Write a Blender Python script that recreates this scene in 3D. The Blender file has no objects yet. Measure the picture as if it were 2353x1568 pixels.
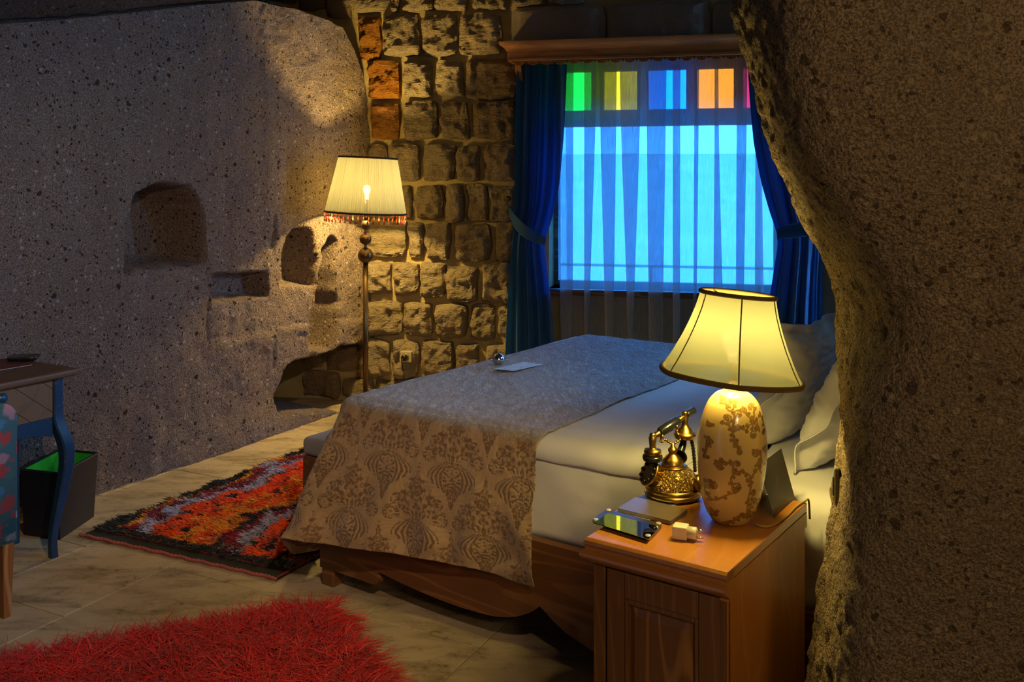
import bpy, bmesh, math, random
import numpy as np
from mathutils import Vector, Matrix

random.seed(7)
RNG = np.random.default_rng(11)
S = bpy.context.scene
COL = S.collection

# ------------------------------------------------------------------ camera
F = 2161.0            # focal length in photo pixels
CX, HY = 1176.5, 415.0
CAM = np.array([0.0, 0.0, 1.5])
cd = bpy.data.cameras.new('camera')
cd.sensor_width = 36.0
cd.lens = 36.0 * F / 2353.0
cd.shift_y = -(784.0 - HY) / 2353.0
cd.clip_start = 0.05
cd.clip_end = 4000
cam = bpy.data.objects.new('camera', cd)
cam.location = CAM
cam.rotation_euler = (math.radians(90), 0, 0)
COL.objects.link(cam)
S.camera = cam

# ------------------------------------------------------------------ sky
w = bpy.data.worlds.new('sky')
S.world = w
w.use_nodes = True
nt = w.node_tree
bg = nt.nodes['Background']
bg.inputs[0].default_value = (0.21, 0.53, 1.0, 1)
bg.inputs[1].default_value = 21.0

# ------------------------------------------------------------------ exposure
S.view_settings.view_transform = 'Standard'
S.view_settings.look = 'None'
S.view_settings.exposure = 1.05
S.view_settings.gamma = 1.0
S.view_settings.use_curve_mapping = False
try:
    S.cycles.use_denoising = True
    S.cycles.max_bounces = 12
    S.cycles.diffuse_bounces = 6
    S.cycles.transparent_max_bounces = 24
    S.cycles.sample_clamp_indirect = 6.0
    S.cycles.caustics_reflective = False
    S.cycles.caustics_refractive = False
except Exception:
    pass

# ------------------------------------------------------------------ frames
class Frame:
    def __init__(s, o, ex, z0=0.0):
        e = np.array([ex[0], ex[1]], float)
        e /= np.linalg.norm(e)
        s.o = np.array([o[0], o[1], z0], float)
        s.ex = np.array([e[0], e[1], 0.0])
        s.ey = np.array([-e[1], e[0], 0.0])
        s.ang = math.atan2(e[1], e[0])
    def P(s, x, y, z):
        x = np.asarray(x, float); y = np.asarray(y, float); z = np.asarray(z, float)
        x, y, z = np.broadcast_arrays(x, y, z)
        return s.o + x[..., None] * s.ex + y[..., None] * s.ey + z[..., None] * np.array([0, 0, 1.0])
    def V(s, v):
        v = np.asarray(v, float)
        return s.P(v[:, 0], v[:, 1], v[:, 2])
    def px(s, px, py, off=0.0):
        """photo pixel -> (x, z) on the vertical plane y = off of this frame"""
        d = np.array([(px - CX) / F, 1.0, -(py - HY) / F])
        k = (off - (CAM - s.o) @ s.ey) / (d @ s.ey)
        p = CAM + k * d - s.o
        return float(p @ s.ex), float(p[2])

def at_z(px, py, z):
    """photo pixel -> world point on the horizontal plane at height z"""
    Y = F * (CAM[2] - z) / (py - HY)
    return np.array([(px - CX) / F * Y, Y, z])

def at_y(px, py, Y):
    return np.array([(px - CX) / F * Y, Y, CAM[2] - (py - HY) / F * Y])

BED = Frame((-0.7136, 3.493), (0.818, -0.575))
WIN = Frame((-1.0, 6.4), (0.974, -0.225))
ROCK = Frame((-1.95, 4.47), (0.4495, 0.8932))
WORLD = Frame((0, 0), (1, 0))

# ------------------------------------------------------------------ numpy noise
def _hash(ix, iy, iz, seed):
    h = (ix * 374761393 + iy * 668265263 + iz * 2147483647 + seed * 974634777) & 0xFFFFFFFF
    h = ((h ^ (h >> 13)) * 1274126177) & 0xFFFFFFFF
    h = h ^ (h >> 16)
    return (h & 0xFFFF) / 65535.0

def vnoise(p, seed=0):
    p = np.asarray(p, float)
    i = np.floor(p).astype(np.int64)
    f = p - i
    f = f * f * (3 - 2 * f)
    r = 0
    for a in (0, 1):
        for b in (0, 1):
            for c in (0, 1):
                wgt = (f[..., 0] if a else 1 - f[..., 0]) * (f[..., 1] if b else 1 - f[..., 1]) * (f[..., 2] if c else 1 - f[..., 2])
                r = r + wgt * _hash(i[..., 0] + a, i[..., 1] + b, i[..., 2] + c, seed)
    return r * 2 - 1

def fbm(p, octaves=3, seed=0):
    p = np.asarray(p, float)
    r, a = 0, 1.0
    for k in range(octaves):
        r = r + a * vnoise(p * 2 ** k + 17.3 * k, seed + k)
        a *= 0.5
    return r

def sstep(a, b, x):
    t = np.clip((x - a) / (b - a), 0, 1)
    return t * t * (3 - 2 * t)

def poly_sd(px, py, poly):
    """signed distance to polygon, negative inside"""
    poly = np.asarray(poly, float)
    n = len(poly)
    d = np.full(np.shape(px), 1e9)
    inside = np.zeros(np.shape(px), bool)
    for i in range(n):
        a, b = poly[i], poly[(i + 1) % n]
        e = b - a
        t = np.clip(((px - a[0]) * e[0] + (py - a[1]) * e[1]) / (e @ e + 1e-12), 0, 1)
        d = np.minimum(d, np.hypot(px - a[0] - t * e[0], py - a[1] - t * e[1]))
        c = ((a[1] > py) != (b[1] > py)) & (px < (b[0] - a[0]) * (py - a[1]) / (b[1] - a[1] + 1e-12) + a[0])
        inside ^= c
    return np.where(inside, -d, d)

def seg_d(px, py, pts):
    d = np.full(np.shape(px), 1e9)
    for a, b in zip(pts[:-1], pts[1:]):
        a = np.array(a, float); b = np.array(b, float); e = b - a
        t = np.clip(((px - a[0]) * e[0] + (py - a[1]) * e[1]) / (e @ e + 1e-12), 0, 1)
        d = np.minimum(d, np.hypot(px - a[0] - t * e[0], py - a[1] - t * e[1]))
    return d

# ------------------------------------------------------------------ materials
MATS = {}
class NB:
    """tiny node-tree builder"""
    def __init__(s, name):
        m = bpy.data.materials.new(name)
        m.use_nodes = True
        s.m = m; s.t = m.node_tree; s.n = s.t.nodes; s.l = s.t.links
        s.bsdf = s.n['Principled BSDF']; s.out = s.n['Material Output']
    def node(s, typ, **kw):
        n = s.n.new(typ)
        for k, v in kw.items():
            if hasattr(n, k): setattr(n, k, v)
            else: n.inputs[k].default_value = v
        return n
    def link(s, a, b): s.l.new(a, b)
    def pos(s): return s.node('ShaderNodeNewGeometry').outputs['Position']
    def obj(s): return s.node('ShaderNodeTexCoord').outputs['Object']
    def mapping(s, vec, scale=(1, 1, 1), rot=(0, 0, 0)):
        m = s.node('ShaderNodeMapping'); m.inputs['Scale'].default_value = scale; m.inputs['Rotation'].default_value = rot
        s.link(vec, m.inputs['Vector']); return m.outputs[0]
    def noise(s, vec, scale, detail=3, rough=0.55, dist=0.0):
        n = s.node('ShaderNodeTexNoise'); n.inputs['Scale'].default_value = scale; n.inputs['Detail'].default_value = detail
        n.inputs['Roughness'].default_value = rough; n.inputs['Distortion'].default_value = dist
        s.link(vec, n.inputs['Vector']); return n.outputs[0]
    def voro(s, vec, scale):
        n = s.node('ShaderNodeTexVoronoi'); n.inputs['Scale'].default_value = scale
        s.link(vec, n.inputs['Vector']); return n.outputs['Distance'], n.outputs['Color']
    def math(s, op, a, b=None, clamp=False):
        n = s.node('ShaderNodeMath', operation=op); n.use_clamp = clamp
        for i, x in enumerate((a, b)):
            if x is None: continue
            if isinstance(x, (int, float)): n.inputs[i].default_value = x
            else: s.link(x, n.inputs[i])
        return n.outputs[0]
    def ramp(s, fac, stops, interp='LINEAR'):
        n = s.node('ShaderNodeValToRGB'); n.color_ramp.interpolation = interp
        e = n.color_ramp.elements
        while len(e) < len(stops): e.new(0.5)
        for k, (p, c) in enumerate(stops):
            e[k].position = p
            e[k].color = (c, c, c, 1) if isinstance(c, (int, float)) else (*c, 1)
        s.link(fac, n.inputs[0]); return n.outputs[0]
    def mix(s, fac, a, b, mode='MIX'):
        n = s.node('ShaderNodeMix', data_type='RGBA', blend_type=mode)
        for sock, x in ((n.inputs[0], fac), (n.inputs[6], a), (n.inputs[7], b)):
            if isinstance(x, (int, float)): sock.default_value = x
            elif isinstance(x, tuple): sock.default_value = (*x, 1)
            else: s.link(x, sock)
        return n.outputs[2]
    def attr(s, name, out='Fac'):
        n = s.node('ShaderNodeAttribute'); n.attribute_name = name; return n.outputs[out]
    def bump(s, h, strength=0.5, dist=0.01):
        n = s.node('ShaderNodeBump'); n.inputs['Strength'].default_value = strength; n.inputs['Distance'].default_value = dist
        s.link(h, n.inputs['Height']); s.link(n.outputs[0], s.bsdf.inputs['Normal']); return n
    def color(s, c):
        if isinstance(c, tuple): s.bsdf.inputs['Base Color'].default_value = (*c, 1)
        else: s.link(c, s.bsdf.inputs['Base Color'])
    def rough(s, r):
        if isinstance(r, (int, float)): s.bsdf.inputs['Roughness'].default_value = r
        else: s.link(r, s.bsdf.inputs['Roughness'])

def plain(name, c, rough=0.6, metal=0.0, spec=0.5, sheen=0.0, coat=0.0):
    if name in MATS: return MATS[name]
    b = NB(name); 
    v = b.noise(b.obj(), 60, 2)
    k = tuple(x * 0.82 for x in c)
    b.color(b.mix(v, k, tuple(min(1, x * 1.12) for x in c)))
    b.rough(rough)
    b.bsdf.inputs['Metallic'].default_value = metal
    b.bsdf.inputs['Specular IOR Level'].default_value = spec
    b.bsdf.inputs['Sheen Weight'].default_value = sheen
    b.bsdf.inputs['Coat Weight'].default_value = coat
    MATS[name] = b.m
    return b.m

def rock_mat(name, base, dark, light, bump=0.6, gscale=1.0, pitw=0.88):
    b = NB(name)
    p = b.pos()
    big = b.noise(p, 1.6, 4)
    col = b.mix(b.ramp(big, [(0.3, 0.0), (0.7, 1.0)]), tuple(x * 0.8 for x in base), tuple(min(1, x * 1.15) for x in base))
    streak = b.noise(b.mapping(p, (7, 7, 0.7)), 1.0, 3)
    col = b.mix(b.math('MULTIPLY', b.ramp(streak, [(0.48, 0.0), (0.68, 1.0)]), 0.5), col, tuple(x * 0.72 for x in base))
    g = b.noise(p, 170 * gscale, 2, 0.7)
    col = b.mix(b.ramp(g, [(0.43, 1.0), (0.55, 0.0)]), col, tuple(x * 0.50 for x in base))
    col = b.mix(b.ramp(g, [(0.58, 0.0), (0.70, 0.55)]), col, light)
    # pale clasts
    d1, c1 = b.voro(p, 46 * gscale)
    r1 = b.node('ShaderNodeSeparateColor'); b.link(c1, r1.inputs[0])
    th = b.math('MULTIPLY', r1.outputs[0], 0.42)
    clast = b.math('MULTIPLY', b.math('LESS_THAN', d1, th), b.math('GREATER_THAN', r1.outputs[1], 0.80))
    col = b.mix(b.math('MULTIPLY', clast, 0.6), col, light)
    # dark pits and lapilli, two sizes
    wn = b.node('ShaderNodeTexNoise', Scale=30.0); b.link(p, wn.inputs['Vector'])
    wob = b.mix(0.03, p, wn.outputs[1], 'ADD')
    pit = None
    for sc, thr, keep in ((24, 0.34, 0.80), (62, 0.46, 0.66)):
        d2, c2 = b.voro(wob, sc * gscale)
        r2 = b.node('ShaderNodeSeparateColor'); b.link(c2, r2.inputs[0])
        t2 = b.math('MULTIPLY', r2.outputs[0], thr)
        m2 = b.math('MULTIPLY', b.math('LESS_THAN', d2, t2), b.math('GREATER_THAN', r2.outputs[1], keep))
        pit = m2 if pit is None else b.math('MAXIMUM', pit, m2)
    col = b.mix(b.math('MULTIPLY', pit, pitw), col, dark)
    b.color(col); b.rough(0.95)
    b.bsdf.inputs['Specular IOR Level'].default_value = 0.15
    h = b.math('ADD', b.math('MULTIPLY', b.noise(p, 85 * gscale, 4, 0.65), 1.0), b.math('MULTIPLY', pit, -0.5))
    h = b.math('ADD', h, b.math('MULTIPLY', b.noise(p, 22, 3), 0.9))
    b.bump(h, bump, 0.034)
    return b.m

def wood_mat(name, c1, c2, ang, grain='x', rough=0.45, contour=9.0, line=(0.6, 0.35, 0.15), linew=0.35, knots=False, coat=0.0):
    b = NB(name)
    p = b.mapping(b.pos(), (1, 1, 1), (0, 0, -ang))
    sc = {'x': (1.1, 7, 7), 'y': (7, 1.1, 7), 'z': (7, 7, 1.1)}[grain]
    fs = {'x': (4, 140, 140), 'y': (140, 4, 140), 'z': (140, 140, 4)}[grain]
    n = b.noise(b.mapping(p, sc), 1.0, 1.5, 0.4)
    rings = b.math('SINE', b.math('MULTIPLY', n, contour * 6.28))
    fine = b.noise(b.mapping(p, fs), 1.0, 2)
    col = b.mix(fine, c1, c2)
    col = b.mix(b.math('MULTIPLY', b.ramp(rings, [(0.62, 0.0), (0.95, 1.0)]), linew), col, line)
    if knots:
        d, c = b.voro(b.mapping(p, {'x': (3, 9, 9), 'y': (9, 3, 9), 'z': (9, 9, 3)}[grain]), 1.0)
        col = b.mix(b.ramp(d, [(0.05, 0.9), (0.13, 0.0)]), col, tuple(x * 0.25 for x in c1))
    b.color(col); b.rough(rough)
    b.bsdf.inputs['Coat Weight'].default_value = coat
    b.bsdf.inputs['Coat Roughness'].default_value = 0.25
    b.bump(b.math('ADD', fine, b.math('MULTIPLY', rings, 0.2)), 0.15, 0.003)
    return b.m

def cloth_mat(name, c, rough=0.85, bump=0.3, scale=900, sheen=0.3, wr=0.0):
    b = NB(name)
    p = b.obj()
    v = b.noise(p, 8, 3)
    b.color(b.mix(v, tuple(x * 0.92 for x in c), tuple(min(1, x * 1.05) for x in c)))
    b.rough(rough)
    b.bsdf.inputs['Sheen Weight'].default_value = sheen
    h = b.noise(p, scale, 2)
    if wr: h = b.math('ADD', b.math('MULTIPLY', h, 0.1), b.math('MULTIPLY', b.noise(b.mapping(p, (1, 1, 1)), 9, 4, 0.6, 1.0), wr))
    b.bump(h, bump, 0.01)
    return b.m

# ------------------------------------------------------------------ mesh helpers
ORG = {}
def _mesh(name, V, Fc, smooth=False):
    me = bpy.data.meshes.new(name)
    V = np.asarray(V, float)
    if isinstance(Fc, np.ndarray) and Fc.ndim == 2:
        n, k = Fc.shape
        me.vertices.add(len(V)); me.vertices.foreach_set('co', V.astype(np.float32).ravel())
        me.loops.add(n * k); me.loops.foreach_set('vertex_index', Fc.astype(np.int32).ravel())
        me.polygons.add(n); me.polygons.foreach_set('loop_start', np.arange(0, n * k, k, dtype=np.int32))
        try: me.polygons.foreach_set('loop_total', np.full(n, k, dtype=np.int32))
        except Exception: pass
    else:
        me.from_pydata(V.tolist(), [], [tuple(int(i) for i in f) for f in Fc])
    me.update(calc_edges=True)
    me.validate()
    if smooth:
        me.polygons.foreach_set('use_smooth', np.ones(len(me.polygons), bool))
    return me

def root_org(o):
    while o.parent is not None: o = o.parent
    return ORG.get(o.name, np.zeros(3))

def mk(name, V, Fc, mat, parent=None, smooth=False, fattr=None, cattr=None, org=None):
    V = np.asarray(V, float)
    if parent is not None: base = root_org(parent)
    else: base = np.asarray(org, float) if org is not None else np.zeros(3)
    me = _mesh(name, V - base, Fc, smooth)
    if mat is not None: me.materials.append(mat)
    if fattr:
        for k, v in fattr.items():
            a = me.attributes.new(k, 'FLOAT', 'POINT'); a.data.foreach_set('value', np.asarray(v, np.float32).ravel())
    if cattr:
        for k, v in cattr.items():
            a = me.attributes.new(k, 'FLOAT_COLOR', 'POINT')
            v = np.asarray(v, np.float32)
            if v.shape[1] == 3: v = np.hstack([v, np.ones((len(v), 1), np.float32)])
            a.data.foreach_set('color', v.ravel())
    o = bpy.data.objects.new(name, me)
    COL.objects.link(o)
    if parent is not None: o.parent = parent
    else:
        o.location = base; ORG[o.name] = base
    return o

def thing(name, label, cat, loc, group=None):
    o = bpy.data.objects.new(name, None)
    o.empty_display_size = 0.1
    COL.objects.link(o)
    loc = np.asarray(loc, float)
    o.location = loc; ORG[o.name] = loc
    return tag(o, label, cat, group)

def tag(o, label=None, cat=None, group=None, kind=None):
    if label: o['label'] = label
    if cat: o['category'] = cat
    if group: o['group'] = group
    if kind: o['kind'] = kind
    return o

def quads(nu, nv, closed_u=False, off=0):
    """index grid, vertex (i,j) -> i*nv+j ; i over u"""
    iu = np.arange(nu if closed_u else nu - 1); jv = np.arange(nv - 1)
    I, J = np.meshgrid(iu, jv, indexing='ij')
    I2 = (I + 1) % nu
    return (np.stack([I * nv + J, I2 * nv + J, I2 * nv + J + 1, I * nv + J + 1], -1).reshape(-1, 4)) + off

def merge(*parts):
    V, Fs, n = [], [], 0
    for v, f in parts:
        v = np.asarray(v, float)
        V.append(v)
        Fs += [tuple(int(i) + n for i in q) for q in f]
        n += len(v)
    return np.vstack(V), Fs

def box(x0, x1, y0, y1, z0, z1, bev=0.0, seg=2):
    bm = bmesh.new()
    bmesh.ops.create_cube(bm, size=1)
    for v in bm.verts:
        v.co = ((x0 + x1) / 2 + v.co.x * (x1 - x0), (y0 + y1) / 2 + v.co.y * (y1 - y0), (z0 + z1) / 2 + v.co.z * (z1 - z0))
    if bev > 0:
        bmesh.ops.bevel(bm, geom=bm.edges[:], offset=bev, segments=seg, affect='EDGES', profile=0.5)
    return from_bm(bm)

def from_bm(bm):
    bm.verts.index_update()
    V = np.array([v.co[:] for v in bm.verts])
    Fc = [tuple(v.index for v in f.verts) for f in bm.faces]
    bm.free()
    return V, Fc

def lathe(prof, n=40, c=(0, 0, 0), cap=True):
    prof = np.asarray(prof, float)
    a = np.linspace(0, 2 * math.pi, n, endpoint=False)
    V = np.stack([np.outer(np.cos(a), prof[:, 0]), np.outer(np.sin(a), prof[:, 0]), np.tile(prof[:, 1], (n, 1))], -1).reshape(-1, 3)
    m = len(prof)
    Fc = [tuple(q) for q in quads(n, m, True)]
    if cap:
        if prof[0, 0] > 1e-5: Fc.append(tuple((n - 1 - i) * m for i in range(n)))
        if prof[-1, 0] > 1e-5: Fc.append(tuple(i * m + m - 1 for i in range(n)))
    return V + np.asarray(c, float), Fc

def tube(pts, r, n=10, cap=True):
    pts = np.asarray(pts, float)
    m = len(pts)
    r = np.broadcast_to(np.asarray(r, float), (m,))
    T = np.gradient(pts, axis=0)
    T /= np.linalg.norm(T, axis=1)[:, None] + 1e-12
    up = np.array([0, 0, 1.0]) if abs(T[0, 2]) < 0.9 else np.array([1.0, 0, 0])
    N = np.cross(T[0], up); N /= np.linalg.norm(N)
    rings = []
    for i in range(m):
        N = N - T[i] * (N @ T[i]); N /= np.linalg.norm(N) + 1e-12
        B = np.cross(T[i], N)
        a = np.linspace(0, 2 * math.pi, n, endpoint=False)
        rings.append(pts[i] + r[i] * (np.cos(a)[:, None] * N + np.sin(a)[:, None] * B))
    V = np.stack(rings, 1).reshape(-1, 3)         # (n, m)
    Fc = [tuple(q[::-1]) for q in quads(n, m, True)]
    if cap:
        Fc.append(tuple(i * m for i in range(n)))
        Fc.append(tuple((n - 1 - i) * m + m - 1 for i in range(n)))
    return V, Fc

def prism(outline, y0, y1):
    """outline in (x, z), extruded along y"""
    o = np.asarray(outline, float); n = len(o)
    V = np.vstack([np.c_[o[:, 0], np.full(n, y0), o[:, 1]], np.c_[o[:, 0], np.full(n, y1), o[:, 1]]])
    Fc = [tuple(range(n)), tuple(range(2 * n - 1, n - 1, -1))]
    Fc += [(i, n + i, n + (i + 1) % n, (i + 1) % n) for i in range(n)]
    return V, Fc

def spline(pts, n):
    """Catmull-Rom through control points, n samples"""
    P = np.asarray(pts, float)
    P = np.vstack([2 * P[0] - P[1], P, 2 * P[-1] - P[-2]])
    m = len(P) - 3
    t = np.linspace(0, m - 1e-9, n)
    i = t.astype(int); f = (t - i)[:, None]
    a, b, c, d = P[i], P[i + 1], P[i + 2], P[i + 3]
    return 0.5 * (2 * b + (c - a) * f + (2 * a - 5 * b + 4 * c - d) * f ** 2 + (3 * b - a - 3 * c + d) * f ** 3)

def rotx(V, ang, axis, c=(0, 0, 0)):
    M = np.array(Matrix.Rotation(ang, 3, Vector(axis)))
    return (np.asarray(V) - c) @ M.T + c

def light(name, typ, loc, energy, color, **kw):
    l = bpy.data.lights.new(name, typ); l.energy = energy; l.color = color
    for k, v in kw.items(): setattr(l, k, v)
    o = bpy.data.objects.new(name, l); o.location = loc; COL.objects.link(o)
    return o

# ------------------------------------------------------------------ common materials
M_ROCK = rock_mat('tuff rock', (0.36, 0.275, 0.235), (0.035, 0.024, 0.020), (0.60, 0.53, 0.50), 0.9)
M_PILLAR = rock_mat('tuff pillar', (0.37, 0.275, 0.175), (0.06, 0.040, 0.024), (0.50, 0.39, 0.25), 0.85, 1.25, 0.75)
M_CEIL = rock_mat('dark rock', (0.12, 0.095, 0.085), (0.02, 0.016, 0.014), (0.24, 0.21, 0.2), 0.6)  # ceiling base colour, much darker than the wall rock

def stone_mat():
    b = NB('cut stone'); p = b.pos()
    oi = b.node('ShaderNodeObjectInfo')
    big = b.noise(p, 5, 4)
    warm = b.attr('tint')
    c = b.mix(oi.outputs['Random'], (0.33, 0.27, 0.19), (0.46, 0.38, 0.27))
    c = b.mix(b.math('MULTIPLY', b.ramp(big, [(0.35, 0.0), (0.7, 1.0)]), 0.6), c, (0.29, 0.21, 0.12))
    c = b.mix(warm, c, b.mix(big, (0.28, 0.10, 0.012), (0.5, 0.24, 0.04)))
    d, cc = b.voro(p, 40)
    c = b.mix(b.ramp(d, [(0.08, 0.75), (0.18, 0.0)]), c, (0.06, 0.04, 0.025))
    b.color(c); b.rough(0.95); b.bsdf.inputs['Specular IOR Level'].default_value = 0.15
    ch = b.noise(b.mapping(p, (22, 22, 60), (0, 0.5, 0)), 1.0, 4, 0.65, 1.2)
    h = b.math('ADD', ch, b.math('MULTIPLY', b.noise(p, 120, 3, 0.7), 0.4))
    b.bump(h, 1.0, 0.05)
    return b.m
M_STONE = stone_mat()
def mortar_mat():
    b = NB('mortar'); p = b.pos()
    b.color(b.mix(b.noise(p, 9, 4), (0.33, 0.26, 0.12), (0.47, 0.38, 0.19))); b.rough(0.95)
    b.bsdf.inputs['Specular IOR Level'].default_value = 0.1
    b.bump(b.math('ADD', b.noise(p, 90, 4, 0.7), b.noise(p, 18, 3)), 0.6, 0.012)
    return b.m
M_MORTAR = mortar_mat()
def smooth_stone_mat():
    b = NB('smooth lintel stone'); p = b.pos()
    c = b.mix(b.noise(p, 6, 4), (0.20, 0.155, 0.125), (0.30, 0.24, 0.2))
    d, cc = b.voro(p, 30)
    c = b.mix(b.ramp(d, [(0.06, 0.8), (0.12, 0.0)]), c, (0.04, 0.03, 0.025))
    b.color(c); b.rough(0.9); b.bump(b.noise(p, 90, 4), 0.25, 0.01)
    return b.m
M_LINTEL = smooth_stone_mat()

def tile_mat():
    b = NB('travertine'); p = b.pos()
    oi = b.node('ShaderNodeObjectInfo')
    c = b.mix(oi.outputs['Random'], (0.50, 0.40, 0.25), (0.58, 0.47, 0.31))
    vein = b.noise(b.mapping(p, (3, 9, 3), (0, 0, 0.3)), 1.0, 6, 0.65, 0.8)
    c = b.mix(b.ramp(vein, [(0.45, 0.0), (0.65, 0.9)]), c, (0.27, 0.20, 0.115))
    pits = b.noise(p, 26, 5, 0.75, 0.6)
    c = b.mix(b.math('MULTIPLY', b.ramp(pits, [(0.55, 0.0), (0.66, 1.0)]), b.ramp(vein, [(0.45, 0.15), (0.6, 0.9)])), c, (0.15, 0.105, 0.055))
    b.color(c); b.rough(b.ramp(pits, [(0.4, 0.42), (0.7, 0.7)]))
    b.bump(pits, 0.1, 0.004)
    return b.m
M_TILE = tile_mat()
M_GROUT = plain('grout', (0.22, 0.18, 0.12), 0.9)

BROWN1, BROWN2 = (0.13, 0.05, 0.017), (0.20, 0.085, 0.03)
M_BEDWOOD = wood_mat('bed wood', BROWN1, BROWN2, BED.ang, 'x', 0.45, 8, (0.33, 0.15, 0.055), 0.55)
M_BEDWOOD_Y = wood_mat('bed wood cross', BROWN1, BROWN2, BED.ang, 'y', 0.45, 8, (0.33, 0.15, 0.055), 0.5)
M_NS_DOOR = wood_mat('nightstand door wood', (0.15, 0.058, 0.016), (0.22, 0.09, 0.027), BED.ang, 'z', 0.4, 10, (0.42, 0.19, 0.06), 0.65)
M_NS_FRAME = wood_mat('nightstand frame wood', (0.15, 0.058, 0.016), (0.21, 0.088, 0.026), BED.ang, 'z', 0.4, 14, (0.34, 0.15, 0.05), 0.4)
M_NS_SIDE = wood_mat('nightstand side wood', (0.40, 0.145, 0.020), (0.50, 0.20, 0.032), BED.ang, 'z', 0.38, 5, (0.58, 0.29, 0.07), 0.35, knots=True)  # extra orange put into this wood for lamplight bounced off the pillar
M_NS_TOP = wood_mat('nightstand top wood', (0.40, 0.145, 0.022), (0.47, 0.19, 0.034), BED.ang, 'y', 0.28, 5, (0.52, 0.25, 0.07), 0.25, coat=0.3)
M_PINE = wood_mat('cornice pine', (0.42, 0.18, 0.06), (0.52, 0.25, 0.09), WIN.ang, 'x', 0.45, 5, (0.2, 0.08, 0.03), 0.4)
M_PINE_DK = wood_mat('cornice carving', (0.16, 0.07, 0.03), (0.22, 0.1, 0.05), WIN.ang, 'x', 0.5, 5, (0.12, 0.05, 0.02), 0.3)
M_FRAMEW = wood_mat('window frame wood', (0.10, 0.055, 0.03), (0.15, 0.085, 0.05), WIN.ang, 'x', 0.5)
M_WHITE = cloth_mat('white bed linen', (0.68, 0.68, 0.76), 0.8, 0.35, 900, 0.15, 0.5)
M_BRASS = plain('antique brass', (0.40, 0.25, 0.06), 0.3, 1.0)
M_BRONZE = plain('bronze lamp metal', (0.14, 0.085, 0.035), 0.34, 0.8)
M_BLACK = plain('black plastic', (0.012, 0.012, 0.014), 0.3)
M_CHROME = plain('chrome', (0.8, 0.8, 0.8), 0.12, 1.0)

# ================================================================== STRUCTURE
# ---- floor: concrete bed with travertine tiles
def build_floor():
    V, Fc = box(-5.6, 4.5, -1.6, 7.6, -0.1, -0.004)
    fl = mk('floor', V, Fc, M_GROUT); tag(fl, 'pale travertine tiled floor', kind='structure')
    TX, TY, g = 0.92, 0.46, 0.0025
    Vb, Fb = box(g, TX - g, g, TY - g, -0.02, 0.0, 0.0015, 1)
    me = None
    for j in range(-14, 9):
        for i in range(-7, 4):
            # rows run along the left rock wall
            y = ROCK.P(0, 0, 0)
            ox = (j % 2) * TX / 2
            cx, cy = i * TX + ox, j * TY
            c = ROCK.P(cx + TX / 2, cy + TY / 2, 0)
            if not (-0.7 < c[1] < 6.9 and -2.9 < c[0] < 2.6): continue
            if c[1] < 1.2 or abs(c[0] / max(c[1], 0.1)) > 0.85 and c[1] < 3.0: continue
            d = (c - WIN.o) @ WIN.ey
            if d > 0.25: continue
            if cy > 0.4: continue
            if me is None:
                o = mk('tile', ROCK.V(Vb) - ROCK.o, Fb, M_TILE, fl); me = o.data
            else:
                o = bpy.data.objects.new('tile', me); COL.objects.link(o); o.parent = fl
            o.location = ROCK.P(cx, cy, 0)
    return fl
build_floor()

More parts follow.
